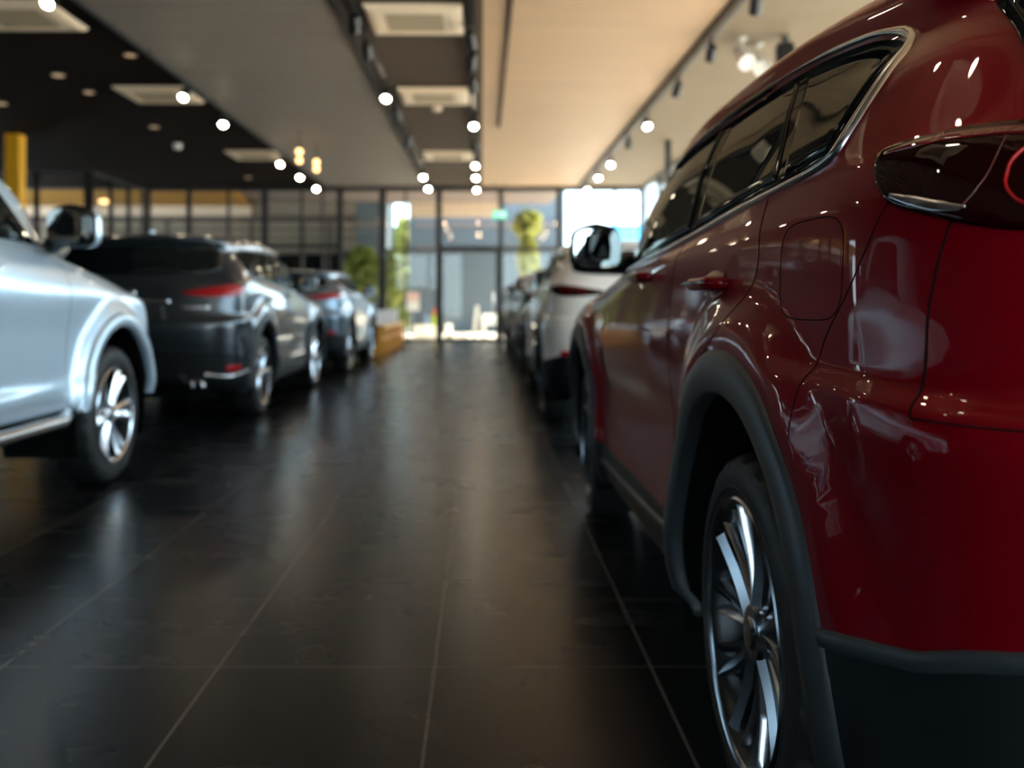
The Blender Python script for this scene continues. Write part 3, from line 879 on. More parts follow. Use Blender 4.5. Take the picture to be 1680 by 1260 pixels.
        side_mirror(root, s, .845, 1.05, 2.48, 1.385, .19, .095, M_['gloss_black'], (.80, 2.52, 1.30), -.12, body_m)
    return root, B

# ------------------------------------------------------------------ the showroom
CEIL = 4.10
Y0, Y1 = -9.0, 25.3
XL, XR = -13.0, 4.30
M_['floor'] = floor_tiles('floor_tiles')
M_['dark_ceiling'] = mat('dark_ceiling', (0.014, 0.0075, 0.0055), 0.85, spec=0.05)
M_['channel'] = mat('brown_ceiling', (0.085, 0.058, 0.038), 0.8, spec=0.2)
M_['plaster'] = noisy('beige_plaster', (0.19, 0.138, 0.085), (0.22, 0.16, 0.10), 2.0, 0.8)
M_['slat_grey'] = noisy('taupe_slats', (0.20, 0.170, 0.150), (0.36, 0.305, 0.265), 1.2, 0.6, (0.35, 9, 1))
M_['slat_wood'] = noisy('wood_slats', (0.46, 0.30, 0.178), (0.70, 0.475, 0.295), 1.2, 0.55, (0.35, 9, 1))
M_['slat_back'] = mat('slat_backing', (0.03, 0.022, 0.016), 0.9, spec=0.1)
M_['black_metal'] = mat('black_metal', (0.014, 0.014, 0.015), 0.4)
M_['mullion'] = mat('dark_mullion', (0.018, 0.016, 0.016), 0.45)
M_['pane'] = pane_glass('window_pane', f0=0.028)
M_['wall_dark'] = noisy('dark_wall', (0.035, 0.032, 0.030), (0.045, 0.040, 0.038), 2, 0.8)
M_['ac_white'] = mat('ac_white', (0.95, 0.77, 0.57), 0.5)
M_['ac_grille'] = mat('ac_grille', (0.50, 0.41, 0.28), 0.6)
M_['lamp_on'] = mat('lamp_on', (1, 0.9, 0.75), 0.4, emit=(1.0, 0.84, 0.62), es=75.0)
M_['lamp_warm'] = mat('lamp_warm', (1, 0.8, 0.6), 0.4, emit=(1.0, 0.62, 0.32), es=110.0)
M_['warm_on'] = mat('warm_glow', (1, 0.8, 0.5), 0.4, emit=(1.0, 0.55, 0.20), es=5.0)
M_['white_metal'] = mat('white_metal', (0.75, 0.73, 0.70), 0.4)
M_['yellow'] = mat('yellow_column', (0.88, 0.42, 0.012), 0.5)
M_['exit'] = mat('exit_sign', (0.05, 0.5, 0.3), 0.4, emit=(0.18, 0.72, 0.48), es=0.9)
M_['exit_white'] = mat('exit_mark', (0.8, 1, 0.9), 0.4, emit=(0.75, 1.0, 0.88), es=1.3)

mb = MB(); mb.box(XL, XR, Y0, Y1, -.12, 0)
structure(mb.build('floor', M_['floor']))

def ceiling_piece(x0, x1, m, z=CEIL, h=.12):
    b = MB(); b.box(x0, x1, Y0, Y1, z, z + h)
    return structure(b.build('ceiling', m))
ceiling_piece(XL, -4.12, M_['dark_ceiling'])
ceiling_piece(-4.12, -1.47, M_['slat_back'], CEIL + .05, .07)
ceiling_piece(-1.47, 0.0, M_['channel'])
ceiling_piece(0.0, 2.56, M_['slat_back'], CEIL + .05, .07)
ceiling_piece(2.56, XR, M_['plaster'])
def slats(x0, x1, m):
    b = MB(); y = Y0
    while y < Y1 - .05:
        b.box(x0 + .01, x1 - .01, y, y + .076, CEIL - .002, CEIL + .035)
        y += .1
    return structure(b.build('ceiling', m))
slats(-4.12, -1.47, M_['slat_grey'])
slats(0.0, 2.56, M_['slat_wood'])
b = MB(); b.box(XL - .3, XR + 1.6, Y0 - .3, Y1 + .5, CEIL + .13, CEIL + .45)  # unseen roof slab; right-hand overhang added to keep the sun out
structure(b.build('ceiling', M_['wall_dark']))
tn = 0
def trim(x0, x1, y0, y1, z0, z1, m):
    global tn
    tn += 1
    b = MB(); b.box(x0, x1, y0, y1, z0, z1)
    return structure(b.build('trim_%d' % tn, m))
trim(-4.16, -4.10, Y0, Y1, CEIL - .03, CEIL + .03, M_['dark_ceiling'])
trim(-1.52, -1.44, Y0, Y1, CEIL - .04, CEIL + .03, M_['wall_dark'])
trim(-.075, .015, Y0, Y1, CEIL - .05, CEIL + .03, M_['channel'])
trim(2.54, 2.60, Y0, Y1, CEIL - .03, CEIL + .03, M_['channel'])
trim(.285, .325, Y0, 16.6, CEIL - .03, CEIL + .02, M_['channel'])   # slot running along the wooden slats
trim(XL, XR, Y1 - .12, Y1 + .12, CEIL - .07, CEIL + .10, M_['mullion'])

# ---- glazing
wn = 0
def bay_x(x0, x1, y, z0, z1, tr=(), wl=.03, wr=.03, d=.10, bars=(), name=None, head=.05, sill=.06):
    """one glazed bay facing along y"""
    global wn
    wn += 1
    f = MB()
    f.box(x0, x0 + wl, y - d / 2, y + d / 2, z0, z1); f.box(x1 - wr, x1, y - d / 2, y + d / 2, z0, z1)
    f.box(x0 + wl, x1 - wr, y - d / 2, y + d / 2, z0, z0 + sill); f.box(x0 + wl, x1 - wr, y - d / 2, y + d / 2, z1 - head, z1)
    for z, h in tr:
        f.box(x0 + wl, x1 - wr, y - d / 2 - .003, y + d / 2 + .003, z - h / 2, z + h / 2)
    for xb in bars:
        f.box(xb - .025, xb + .025, y - d / 2 - .001, y + d / 2 + .001, z0 + sill, z1 - head)
    o = structure(f.build(name or 'window_%d' % wn, M_['mullion']))
    p = MB(); p.box(x0 + wl, x1 - wr, y - .004, y + .004, z0 + sill, z1 - head)
    p.build('pane', M_['pane'], o)
    return o
def bay_y(y0, y1, x, z0, z1, wl=.03, wr=.03, tr=()):
    global wn
    wn += 1
    f = MB(); d = .10
    f.box(x - d / 2, x + d / 2, y0, y0 + wl, z0, z1); f.box(x - d / 2, x + d / 2, y1 - wr, y1, z0, z1)
    f.box(x - d / 2, x + d / 2, y0 + wl, y1 - wr, z0, z0 + .06); f.box(x - d / 2, x + d / 2, y0 + wl, y1 - wr, z1 - .05, z1)
    for z, h in tr:
        f.box(x - d / 2 - .003, x + d / 2 + .003, y0 + wl, y1 - wr, z - h / 2, z + h / 2)
    o = structure(f.build('window_%d' % wn, M_['mullion']))
    p = MB(); p.box(x - .004, x + .004, y0 + wl, y1 - wr, z0 + .06, z1 - .05)
    p.build('pane', M_['pane'], o)
    return o
ZT = CEIL - .07
bay_x(-8.90, -7.78, Y1, 0, ZT, [(1.0, .06)], .10, .06)
bay_x(-7.78, -6.73, Y1, 0, ZT, [(1.0, .06)], .06, .03)
bay_x(-6.73, -5.76, Y1, 0, ZT, [(1.0, .06)], .03, .08)
bay_x(-5.76, -4.78, Y1, 0, ZT, [(2.53, .12)], .08, .03)
bay_x(-4.78, -3.76, Y1, 0, ZT, [(2.53, .12)], .03, .08, bars=(-4.22,))
bay_x(-3.76, -2.63, Y1, 0, ZT, [], .08, .09)
bay_x(-2.63, -1.135, Y1, 0, ZT, [(2.42, .07)], .09, .08, bars=(-2.02,))
bay_x(-1.135, .487, Y1, 2.41, ZT, [], .08, .04, sill=.10)
bay_x(.487, 2.06, Y1, 0, ZT, [(2.44, .10)], .08, .07)
bay_x(2.06, 3.54, Y1, 0, ZT, [], .07, .03)
bay_x(3.54, 4.25, Y1, 0, ZT, [], .03, .05)
dr = bay_x(-1.135, .487, Y1, 0, 2.41, [], .11, .10, name='door_1', head=.06, sill=.08)
h = MB(); h.tube([(.32, Y1 - .05, .85), (.32, Y1 - .10, .85), (.32, Y1 - .10, 1.35), (.32, Y1 - .05, 1.35)], .015, 10)
h.build('door_handle', M_['satin'], dr, True)
# recessed part of the far wall on the left
bay_y(21.8, 22.95, -8.95, 0, ZT); bay_y(22.95, 24.1, -8.95, 0, ZT); bay_y(24.1, 25.22, -8.95, 0, ZT)
bay_x(-10.2, -8.98, 21.8, 0, ZT, [(1.0, .06)], .05, .12)
bay_x(-11.45, -10.2, 21.8, 0, ZT, [(1.0, .06)], .12, .05)
bay_x(-13.0, -11.45, 21.8, 0, ZT, [(1.0, .06)], .05, .05)
yy = Y0
while yy < Y1 - .3:
    e = min(yy + 2.28, Y1 - .06)
    bay_y(yy, e, XR, 0, CEIL, .04, .04)
    yy += 2.28
b = MB(); b.box(XL - .2, XL, Y0, 21.9, 0, CEIL); structure(b.build('wall_left', M_['wall_dark']))
b = MB(); b.box(XL, -5.4, Y0 - .2, Y0, 0, CEIL); b.box(-1.2, 1.0, Y0 - .2, Y0, 0, CEIL); structure(b.build('wall_rear', M_['wall_dark']))
bay_x(-5.4, -3.3, Y0 - .05, 0, CEIL, [], .05, .10); bay_x(-3.3, -1.2, Y0 - .05, 0, CEIL, [], .10, .05)
bay_x(1.0, 2.6, Y0 - .05, 0, CEIL, [], .05, .05); bay_x(2.6, 4.25, Y0 - .05, 0, CEIL, [], .05, .05)
b = MB(); b.box(XL, -8.96, 21.9, 22.0, CEIL, CEIL + .1); structure(b.build('wall_recess', M_['wall_dark']))

def px(x, y, z):
    """point at height z seen at pixel (x, y)"""
    Y = (z - CAM_H) * FPX / (497 - y)
    return ((x - 790) * Y / FPX, Y, z)

# black post by the right-hand glazing, yellow columns on the left
t = MB(); t.box(3.49, 3.60, 18.05, 18.16, 0, CEIL); t.box(3.44, 3.65, 18.0, 18.21, 0, .03)
tag(t.build('post', M_['black_metal']), 'slim black post reaching the ceiling by the right glazing', 'post')
for x, y, lb in ((-8.58, 17.5, 'yellow square column behind the silver pickup windscreen'),):
    c = MB(); c.box(x - .13, x + .13, y - .13, y + .13, 0.12, CEIL)
    r = c.build('column', M_['yellow']); tag(r, lb, 'column')
    k = MB(); k.box(x - .18, x + .18, y - .18, y + .18, 0, .12); k.build('column_base', M_['black_metal'], r)

# ---- lighting tracks and spotlights
rails = [(-4.05, 'left', 'track along the edge of the dark left ceiling'), (-1.30, 'mid', 'left of the two tracks beside the ceiling air conditioners'),
         (-.12, 'midr', 'right of the two tracks beside the ceiling air conditioners'), (2.62, 'right', 'track on the beige ceiling above the red car')]
for x, k, lb in rails:
    b = MB(); b.box(x - .018, x + .018, Y0 + .5, Y1 - .5, CEIL - .085, CEIL - .05)
    for q in range(12):
        b.box(x - .008, x + .008, Y0 + 1 + q * 2.8, Y0 + 1.04 + q * 2.8, CEIL - .05, CEIL - .004)
    tag(b.build('lighting_track', M_['black_metal']), 'black lighting ' + lb, 'track')

def make_spot(label, loc, rz=0.0, tilt=48, on=True, group='spotlights on the ceiling tracks', body='black_metal'):
    root = thing('track_spotlight', label, 'spotlight', loc, rz, group)
    a = MB(); a.box(-.017, .017, -.075, .075, -.035, 0); a.lathe([(-.035, .012), (-.10, .012)], 10, 'z')
    a.build('adapter', M_[body], root)
    h = MB(); L = .19
    h.lathe([(-L * .5, .001), (-L * .5, .050), (-L * .35, .058), (L * .5, .062), (L * .5, .054), (L * .42, .052)], 24, 'y')
    hd = h.build('lamp_head', M_[body], root, True, True, 40)
    hd.location = (0, 0, -.15); hd.rotation_euler = (math.radians(-90 + 90 - tilt) + 0, 0, PI)
    l = MB(); l.lathe([(L * .44, .053), (L * .455, .03), (L * .46, .001)], 24, 'y')
    l.build('lens', M_['lamp_on'] if on else M_['lamp_warm'], hd, True)
    return root

ZL = CEIL - .085
def rail_y(y):           # distance of a lamp seen at height y in the picture
    return (ZL - .16 - CAM_H) * FPX / (497 - y)
sp = None
where = {-4.05: 'on the far left track', -1.30: 'on the track left of the air conditioners', -.12: 'on the track right of the air conditioners', 2.62: 'on the right-hand track'}
order = ['nearest lit spotlight', 'second lit spotlight from the front', 'third lit spotlight from the front', 'fourth lit spotlight from the front', 'fifth lit spotlight from the front', 'last lit spotlight', 'last lit spotlight next to the glazing']
for x, ys in ((-4.05, (0, 155, 200, 266, 288, 307)), (-1.30, (157, 288, 307)), (-.12, (203, 269, 289, 309)), (2.62, (203, 267, 289, 309))):
    for i, y in enumerate(ys):
        nm = order[i] if i < len(ys) - 1 else 'last lit spotlight'
        make_spot(nm + ' ' + where[x], (x, rail_y(y), ZL), random.uniform(-.15, .15))
for x, ys in ((-1.30, (40, 85, 190, 232)), (-.12, (68, 102, 140, 240)), (2.62, (8, 88, 148, 235))):
    nm = ['nearest', 'second', 'third', 'farthest']
    for i, y in enumerate(ys):
        make_spot(nm[i] + ' spotlight turned away from the camera ' + where[x], (x, rail_y(y), ZL), PI + random.uniform(-.2, .2), 40, False)
for x, y, lb in ((-1.30, 2.1, 'lit spotlight nearly overhead on the track left of the air conditioners'), (-.12, 2.3, 'lit spotlight nearly overhead on the track right of the air conditioners'),
                 (-.12, 3.3, 'second lit spotlight nearly overhead on the track right of the air conditioners'), (-1.30, 6.0, 'lit spotlight above the red bonnet on the track left of the air conditioners')):
    make_spot(lb, (x, y, ZL), random.uniform(-.2, .2), 70)
# small amber glow balls, added for amber dots by the far left track
for x, y, n in ((491, 251, 'higher'), (491, 265, 'lower'), (519, 268, 'upper'), (519, 279, 'middle')):
    p = px(x, y, 3.72)
    if p[1] > 24.4:
        continue
    t = thing('glow_ball', {'higher': 'small amber glow ball nearest to the camera', 'lower': 'small amber glow ball just behind the nearest one',
              'upper': 'small amber glow ball further right under the grey slats', 'middle': 'small amber glow ball farthest under the grey slats'}[n], 'lamp', (p[0], p[1], CEIL), 0, 'amber glow balls')
    b = MB(); b.lathe([(-.30, .006), (0, .006)], 8, 'z'); b.lathe([(-.02, .03), (0, .03)], 12, 'z'); b.build('cord', M_['black_metal'], t)
    b = MB(); b.superell((0, 0, -.36), (.055, .055, .055), 2.2, 16, 10); b.build('ball', M_['warm_on'], t, True)

# ---- ceiling cassettes
def cassette(label, x, y, w=1.02, d=1.02):
    t = thing('air_conditioner', label, 'air conditioner', (x, y, CEIL - .021), 0, 'ceiling air conditioners')
    f = MB()
    f.lathe([(0.0, .5), (-.02, .5), (-.045, .47), (-.050, .44), (-.050, .30)], 4, 'z')
    s = math.sqrt(2)
    f.v = [((a * math.cos(PI / 4) - b_ * math.sin(PI / 4)) * s * w, (a * math.sin(PI / 4) + b_ * math.cos(PI / 4)) * s * d, c) for a, b_, c in f.v]
    f.build('panel', M_['ac_white'], t)
    g = MB(); gw = .30
    g.box(-gw * w, gw * w, -gw * d, gw * d, -.046, -.040)
    for i in range(15):
        yy = (-gw + .02 + i * (2 * gw - .04) / 14) * d
        g.box(-gw * w, gw * w, yy - .008, yy + .008, -.058, -.046)
    g.build('intake_grille', M_['ac_grille'], t)
    for k in range(4):
        l = MB(); l.box(-.27 * w, .27 * w, .355 * d, .42 * d, -.056, -.049)
        o = l.build('air_flap', M_['ac_white'], t); o.rotation_euler = (0, 0, k * PI / 2)
    return t
cassette('ceiling air conditioner nearest in the brown strip between the tracks', -.71, 10.25)
cassette('middle ceiling air conditioner in the brown strip between the tracks', -.70, 14.05)
cassette('farthest ceiling air conditioner in the brown strip, near the glazing', -.69, 19.7)
cassette('ceiling air conditioner in the brown strip between the nearest and the overhead one', -.70, 6.35)
cassette('ceiling air conditioner in the brown strip overhead, reflected in the red car', -.70, 2.5)
cassette('ceiling air conditioner cut by the top left corner of the picture', -4.90, 10.1)
cassette('middle ceiling air conditioner in the dark left ceiling', -4.72, 13.95)
cassette('farthest ceiling air conditioner in the dark left ceiling', -4.68, 19.65)

def small_disc(name, label, cat, p, r, h, m, group, prof=None):
    t = MB(); t.lathe(prof or [(0, r), (-h * .6, r), (-h, r * .8), (-h, .001)], 24, 'z')
    o = t.build(name, m, None, True, True, 35); o.location = p
    return tag(o, label, cat, group)
M_['downlight'] = mat('downlight_trim', (0.72, 0.56, 0.42), 0.4)
M_['downlight_on'] = mat('downlight_glow', (1, .8, .5), 0.4, emit=(1.0, .62, .33), es=0.55)
DL = [(214, 90, 'above the middle air conditioner'), (95, 123, 'left of the middle air conditioner'), (146, 151, 'just left of the middle air conditioner'), (2, 170, 'at the left edge of the picture'),
      (253, 208, 'between the middle and far air conditioners'), (407, 291, 'below the far air conditioner by the glazing')]
for x, y, w in DL:
    p = px(x, y, CEIL)
    t = thing('downlight', 'round recessed downlight in the dark ceiling ' + w, 'downlight', p, 0, 'recessed downlights')
    r = MB(); r.lathe([(0, .085), (-.012, .085), (-.014, .062), (0, .060)], 28, 'z'); r.build('trim_ring', M_['downlight'], t, True, True, 35)
    r = MB(); r.lathe([(-.003, .061), (-.002, .001)], 28, 'z'); r.build('lamp', M_['downlight_on'], t)
small_disc('smoke_detector', 'white smoke detector behind the middle air conditioner of the brown strip', 'smoke detector', px(717, 176, CEIL), .075, .06, M_['ac_white'], None)
small_disc('smoke_detector', 'pale smoke detector in the dark left ceiling', 'smoke detector', px(291, 236, CEIL), .085, .10, M_['white_metal'], None)

# white floodlights and loudspeaker by the red car's roof
for (x, y, lb, rz) in ((1218, 62, 'white floodlight on the beige ceiling, left of the black loudspeaker', .5), (1246, 72, 'white floodlight on the beige ceiling, against the black loudspeaker', .3)):
    p = px(x, y, CEIL)
    t = thing('floodlight', lb, 'floodlight', p, rz, 'white floodlights')
    a = MB(); a.lathe([(0, .05), (-.02, .05), (-.02, .012), (-.14, .012)], 16, 'z'); a.build('bracket', M_['white_metal'], t, True, True, 35)
    a = MB(); a.lathe([(-.16, .001), (-.16, .07), (-.05, .085), (.16, .10), (.16, .085), (.14, .001)], 24, 'y')
    o = a.build('lamp_head', M_['white_metal'], t, True, True, 35); o.location = (0, 0, -.22); o.rotation_euler = (math.radians(-40), 0, PI * .9)
p = px(1288, 60, CEIL)
t = thing('loudspeaker', 'black loudspeaker hung under the beige ceiling above the red car', 'loudspeaker', p, -.2)
a = MB(); a.lathe([(0, .05), (-.10, .015)], 12, 'z'); a.build('bracket', M_['black_metal'], t)
a = MB(); a.superell((0, 0, -.26), (.11, .10, .19), 5, 28, 16); o = a.build('speaker_box', M_['black_metal'], t, True)
a = MB(); a.lathe([(-.113, .085), (-.118, .08), (-.112, .001)], 24, 'y', (0, 0, -.30)); a.build('speaker_cone', M_['darkplastic'], o, True)

# exit sign
t = thing('exit_sign', 'small green exit sign hanging in front of the far glazing', 'sign', (.46, 24.3, CEIL - .07))
a = MB(); a.tube([(-.12, 0, 0.07), (-.12, 0, -.66)], .006, 6); a.tube([(.12, 0, .07), (.12, 0, -.66)], .006, 6); a.build('hanger', M_['black_metal'], t)
a = MB(); a.box(-.19, .19, -.02, .02, -.86, -.66); a.build('sign_panel', M_['exit'], t)
a = MB()   # running figure and doorway in white
a.box(.06, .13, -.023, -.0205, -.83, -.69)
a.lathe([(-.0225, .016), (-.0225, .001)], 14, 'y', (-.055, 0, -.70))
for q in ([(-.06, -.72), (-.075, -.77)], [(-.075, -.77), (-.03, -.79), (-.04, -.83)], [(-.075, -.77), (-.10, -.80), (-.14, -.80)], [(-.06, -.73), (-.02, -.745), (0, -.73)], [(-.06, -.73), (-.10, -.735), (-.11, -.76)]):
    a.tube([(x, -.0215, z) for x, z in q], .009, 6)
a.build('pictogram', M_['exit_white'], t)

# ------------------------------------------------------------------ low display stands by the far end of the left row
M_['orange_wood'] = noisy('orange_wood', (0.85, 0.40, 0.05), (0.95, 0.52, 0.09), 4, 0.4, (1, 6, 1))
M_['grey_panel'] = mat('grey_panel', (0.42, 0.43, 0.45), 0.35)
for i, (y, lb) in enumerate(((18.1, 'orange wooden display stand with grey panel, nearest of its row'), (19.3, 'orange wooden display stand with grey panel, second of its row'),
                             (20.5, 'orange wooden display stand with grey panel, third of its row'), (21.7, 'orange wooden display stand with grey panel, last before the glazing'))):
    t = thing('display_stand', lb, 'display stand', (-2.02, y, 0), 0, 'display stands')
    a = MB()
    a.box(-.15, .15, 0, .06, 0, .56); a.box(-.15, .15, 1.0, 1.06, 0, .56); a.box(-.17, .17, 0, 1.06, .52, .58); a.box(-.13, .12, .06, 1.0, .30, .34)
    a.box(-.02, .02, .06, 1.0, 0.05, .52)
    a.build('wooden_frame', M_['orange_wood'], t)
    a = MB(); a.box(-.03, .03, .06, .46, .58, .86); a.build('info_panel', M_['grey_panel'], t)
    a = MB(); a.box(-.03, .03, .58, .98, .58, .86); a.build('info_panel', M_['grey_panel'], t)

# ------------------------------------------------------------------ outside
M_['pave'] = noisy('pale_paving', (0.60, 0.52, 0.42), (0.70, 0.61, 0.50), 1.5, 0.8)
M_['soffit_amber'] = noisy('amber_wood_soffit', (0.30, 0.125, 0.007), (0.36, 0.165, 0.01), 1.5, 0.7, (8, .5, 1))
M_['soffit_dark'] = mat('dark_soffit', (0.20, 0.15, 0.13), 0.8)
M_['cream'] = mat('cream_fascia', (0.62, 0.46, 0.34), 0.6)
M_['tan_wall'] = noisy('tan_wall', (0.20, 0.155, 0.115), (0.24, 0.185, 0.14), 1.0, 0.8)
M_['slate_wall'] = noisy('slate_wall', (0.085, 0.105, 0.122), (0.10, 0.125, 0.145), .6, 0.7)
M_['brown_dark'] = mat('brown_band', (0.07, 0.05, 0.04), 0.7)
M_['leaf'] = noisy('leaves', (0.17, 0.21, 0.035), (0.31, 0.33, 0.07), 3, 0.6)
M_['leaf_y'] = noisy('yellow_leaves', (0.28, 0.29, 0.04), (0.42, 0.40, 0.09), 3, 0.6)
M_['bark'] = noisy('bark', (0.10, 0.06, 0.035), (0.16, 0.10, 0.06), 12, 0.9)
M_['white_paint2'] = mat('outdoor_white', (0.85, 0.80, 0.74), 0.6)
M_['blue_fabric'] = mat('blue_awning', (0.03, 0.30, 0.62), 0.6)
M_['pink'] = mat('pale_pink_sign', (0.85, 0.55, 0.48), 0.5)
M_['cone_blue'] = mat('pale_blue', (0.30, 0.42, 0.62), 0.5)
M_['lime'] = mat('lime', (0.45, 0.60, 0.08), 0.6)
M_['flower'] = mat('red_flower', (0.55, 0.08, 0.03), 0.6)

a = MB()
a.box(-45, 45, Y1 + .06, 75, -.14, -.02); a.box(XR + .06, 45, -45, Y1 + .06, -.14, -.02); a.box(-45, XR + .06, -45, Y0 - .21, -.14, -.02)
structure(a.build('ground', M_['pave']))

t = thing('building', 'neighbouring building with an amber wooden soffit and tan wall, seen through the left glazing', 'building', (-10.3, 31, 0))
a = MB(); a.box(-7.7, 6.2, 0, 4, -.02, 4.4); a.build('wall', M_['tan_wall'], t)
a = MB(); a.add([(-7.7, -4.6, 4.16), (3.35, -4.6, 4.16), (2.75, 0, 4.16), (-7.7, 0, 4.16), (-7.7, -4.6, 4.3), (3.35, -4.6, 4.3), (2.75, 0, 4.3), (-7.7, 0, 4.3)],
                [(3, 2, 1, 0), (4, 5, 6, 7), (0, 1, 5, 4), (1, 2, 6, 5), (2, 3, 7, 6), (3, 0, 4, 7)]); a.build('amber_soffit', M_['soffit_amber'], t)
a = MB(); a.box(-7.7, 2.8, -.12, -.001, 3.84, 4.155); a.build('cream_beam', M_['cream'], t)
a = MB(); a.box(-7.7, 6.2, -.06, -.001, 3.64, 3.84); a.build('brown_band', M_['brown_dark'], t)
a = MB()
for z in (2.62, 3.10, 3.36):
    a.box(-7.7, 6.2, -.04, -.001, z, z + .07)
for x in (-5.2, -2.6, 0.0, 2.75, 4.4, 5.3):
    a.box(x, x + .10, -.05, -.001, 0, 3.64)
a.build('wall_ribs', M_['brown_dark'], t)
a = MB(); a.box(-7.7, 6.2, -.03, -.0005, -.02, 2.60); a.build('dark_shopfront', M_['gloss_black'], t)
a = MB(); a.superell((-1.2, -2.0, 4.10), (.16, .16, .06), 2.2, 20, 10); a.build('soffit_lamp', M_['warm_on'], t, True)

t = thing('walkway_roof', 'dark walkway roof with a cream edge outside the far door', 'roof', (-1.0, 29, 0))
a = MB(); a.box(-8.2, 3.3, -3.0, 2.9, 4.32, 4.46); a.build('soffit', M_['soffit_dark'], t)  # left end lengthened over the amber soffit to keep sun off it
a = MB(); a.box(-1.35, 1.55, 2.4, 2.52, 3.84, 4.32); a.build('cream_edge', M_['cream'], t)

t = thing('building', 'narrow grey building wall behind the dark green bush', 'building', (-3.75, 31.02, 0))
a = MB(); a.box(-.34, .62, 0, 3, -.02, 5.2); a.build('wall', M_['slate_wall'], t)
a = MB(); a.box(-.34, .62, -.05, -.001, 3.5, 3.62); a.build('wall_ledge', M_['soffit_dark'], t)

t = thing('building', 'slate grey building wall straight behind the glass door', 'building', (0, 33, 0))
a = MB(); a.box(-2.52, 2.9, 0, 4, -.02, 5.2); a.build('wall', M_['slate_wall'], t)
a = MB(); a.box(-2.28, 2.9, -.05, -.001, 2.9, 2.96); a.box(-2.28, 2.9, -.05, -.001, 3.66, 3.80); a.build('wall_ledge', M_['soffit_dark'], t)

def leafy(name, label, cat, loc, parts, leaf, n, size, trunk=None, group=None):
    """trunk with a crown of separate leaf blades"""
    t = thing(name, label, cat, loc, random.uniform(0, 6), group)
    mbl = MB()
    for (cx, cy, cz, rx, ry, rz) in parts:
        for _ in range(n):
            while True:
                d = Vector((random.uniform(-1, 1), random.uniform(-1, 1), random.uniform(-1, 1)))
                if .25 < d.length < 1:
                    break
            p = Vector((cx + d.x * rx, cy + d.y * ry, cz + d.z * rz))
            q = Vector((random.uniform(-1, 1), random.uniform(-1, 1), random.uniform(-.6, .8))).normalized()
            s = q.cross(Vector((random.random(), random.random(), 1))).normalized()
            L = size * random.uniform(.7, 1.3); w = L * .28
            mbl.add([p - q * L * .5, p + s * w + q * 0.02, p + q * L * .5, p - s * w + q * .02], [(0, 1, 2), (0, 2, 3)])
    mbl.build('foliage', leaf, t)
    if trunk:
        k = MB()
        for tr in trunk:
            k.tube(tr[0], tr[1], 8)
        k.build('trunk', M_['bark'], t, True)
    return t
leafy('bush', 'dark green bush seen through the glazing behind the third car of the left row', 'bush', (-3.95, 30.3, 0), [(0, 0, 1.6, .65, .5, .85), (.2, .1, 2.35, .5, .4, .5)], M_['leaf'], 420, .28,
      [([(0, 0, 0), (.03, 0, 1.0), (0, .05, 2.2)], [.07, .05, .02])])
leafy('bush', 'olive bush right of the dark mullion, below the yellow-green bamboo', 'bush', (-2.85, 29.6, 0), [(0, 0, 1.7, .45, .45, 1.0)], M_['leaf'], 420, .26,
      [([(0, 0, 0), (-.03, 0, 1.0), (0, .05, 2.2)], [.06, .05, .02])])
leafy('bamboo', 'tall bright yellow-green bamboo between the two buildings', 'bamboo', (-3.24, 39.6, 0), [(0, 0, 3.55, .48, .48, 1.1), (0, 0, 1.7, .46, .46, 1.3)], M_['leaf_y'], 560, .34,
      [([(.1 * k, .05 * k, 0), (.12 * k, .05 * k, 2.0), (.15 * k, .05 * k, 4.4)], [.03, .025, .012]) for k in (-2, -1, 0, 1, 2)])
leafy('tree', 'slender yellow-green tree in front of the pale wall right of the glass door', 'tree', (1.38, 28.4, 0), [(0, 0, 3.35, .48, .4, .45), (.02, 0, 2.35, .30, .28, .85)], M_['leaf_y'], 380, .30,
      [([(0, 0, 0), (.03, 0, 1.2), (0, .03, 2.8)], [.05, .04, .02])])

leafy('hedge', 'dense green hedge at the foot of the yellow-green bamboo', 'hedge', (-3.02, 37.95, 0), [(-.2, 0, 1.2, .34, .4, 1.35), (.2, 0, 1.2, .30, .4, 1.3)], M_['leaf'], 520, .30,
      [([(0, 0, 0), (.02, 0, 1.0), (0, .05, 2.0)], [.05, .04, .02])])

# white bench
t = thing('bench', 'white outdoor bench on the sunlit paving behind the glass door', 'bench', (.05, 27.6, -.02), .12)
a = MB(); a.box(-.02, .62, -.25, .25, .40, .46); a.build('seat', M_['white_paint2'], t)
a = MB(); a.box(-.02, .62, .22, .27, .50, .70); a.build('backrest', M_['white_paint2'], t)
for q in (-.02, .56):
    a = MB(); a.box(q, q + .06, -.25, -.19, 0, .62); a.box(q, q + .06, .20, .26, 0, .62); a.box(q, q + .06, -.25, .26, .60, .65); a.build('leg', M_['white_paint2'], t)
a = MB(); a.add([(-.32, .12, .0), (-.22, .12, 0), (-.12, .20, .95), (-.22, .20, .95), (-.32, .18, 0), (-.22, .18, 0), (-.12, .26, .95), (-.22, .26, .95)],
                [(0, 1, 2, 3), (7, 6, 5, 4), (0, 4, 5, 1), (1, 5, 6, 2), (2, 6, 7, 3), (3, 7, 4, 0)])
r = a.moved((.05, 27.6, -.02)).build('folded_chair', M_['white_paint2']); tag(r, 'white folded chair leaning beside the white bench', 'chair')
t = thing('kerb', 'low white kerb block left of the bench behind the glass door', 'kerb', (-.95, 27.6, -.02))
a = MB(); a.box(-.08, .08, -.2, .2, 0, .42); a.box(-.08, .55, -.2, .2, 0, .12); a.build('block', M_['white_paint2'], t)
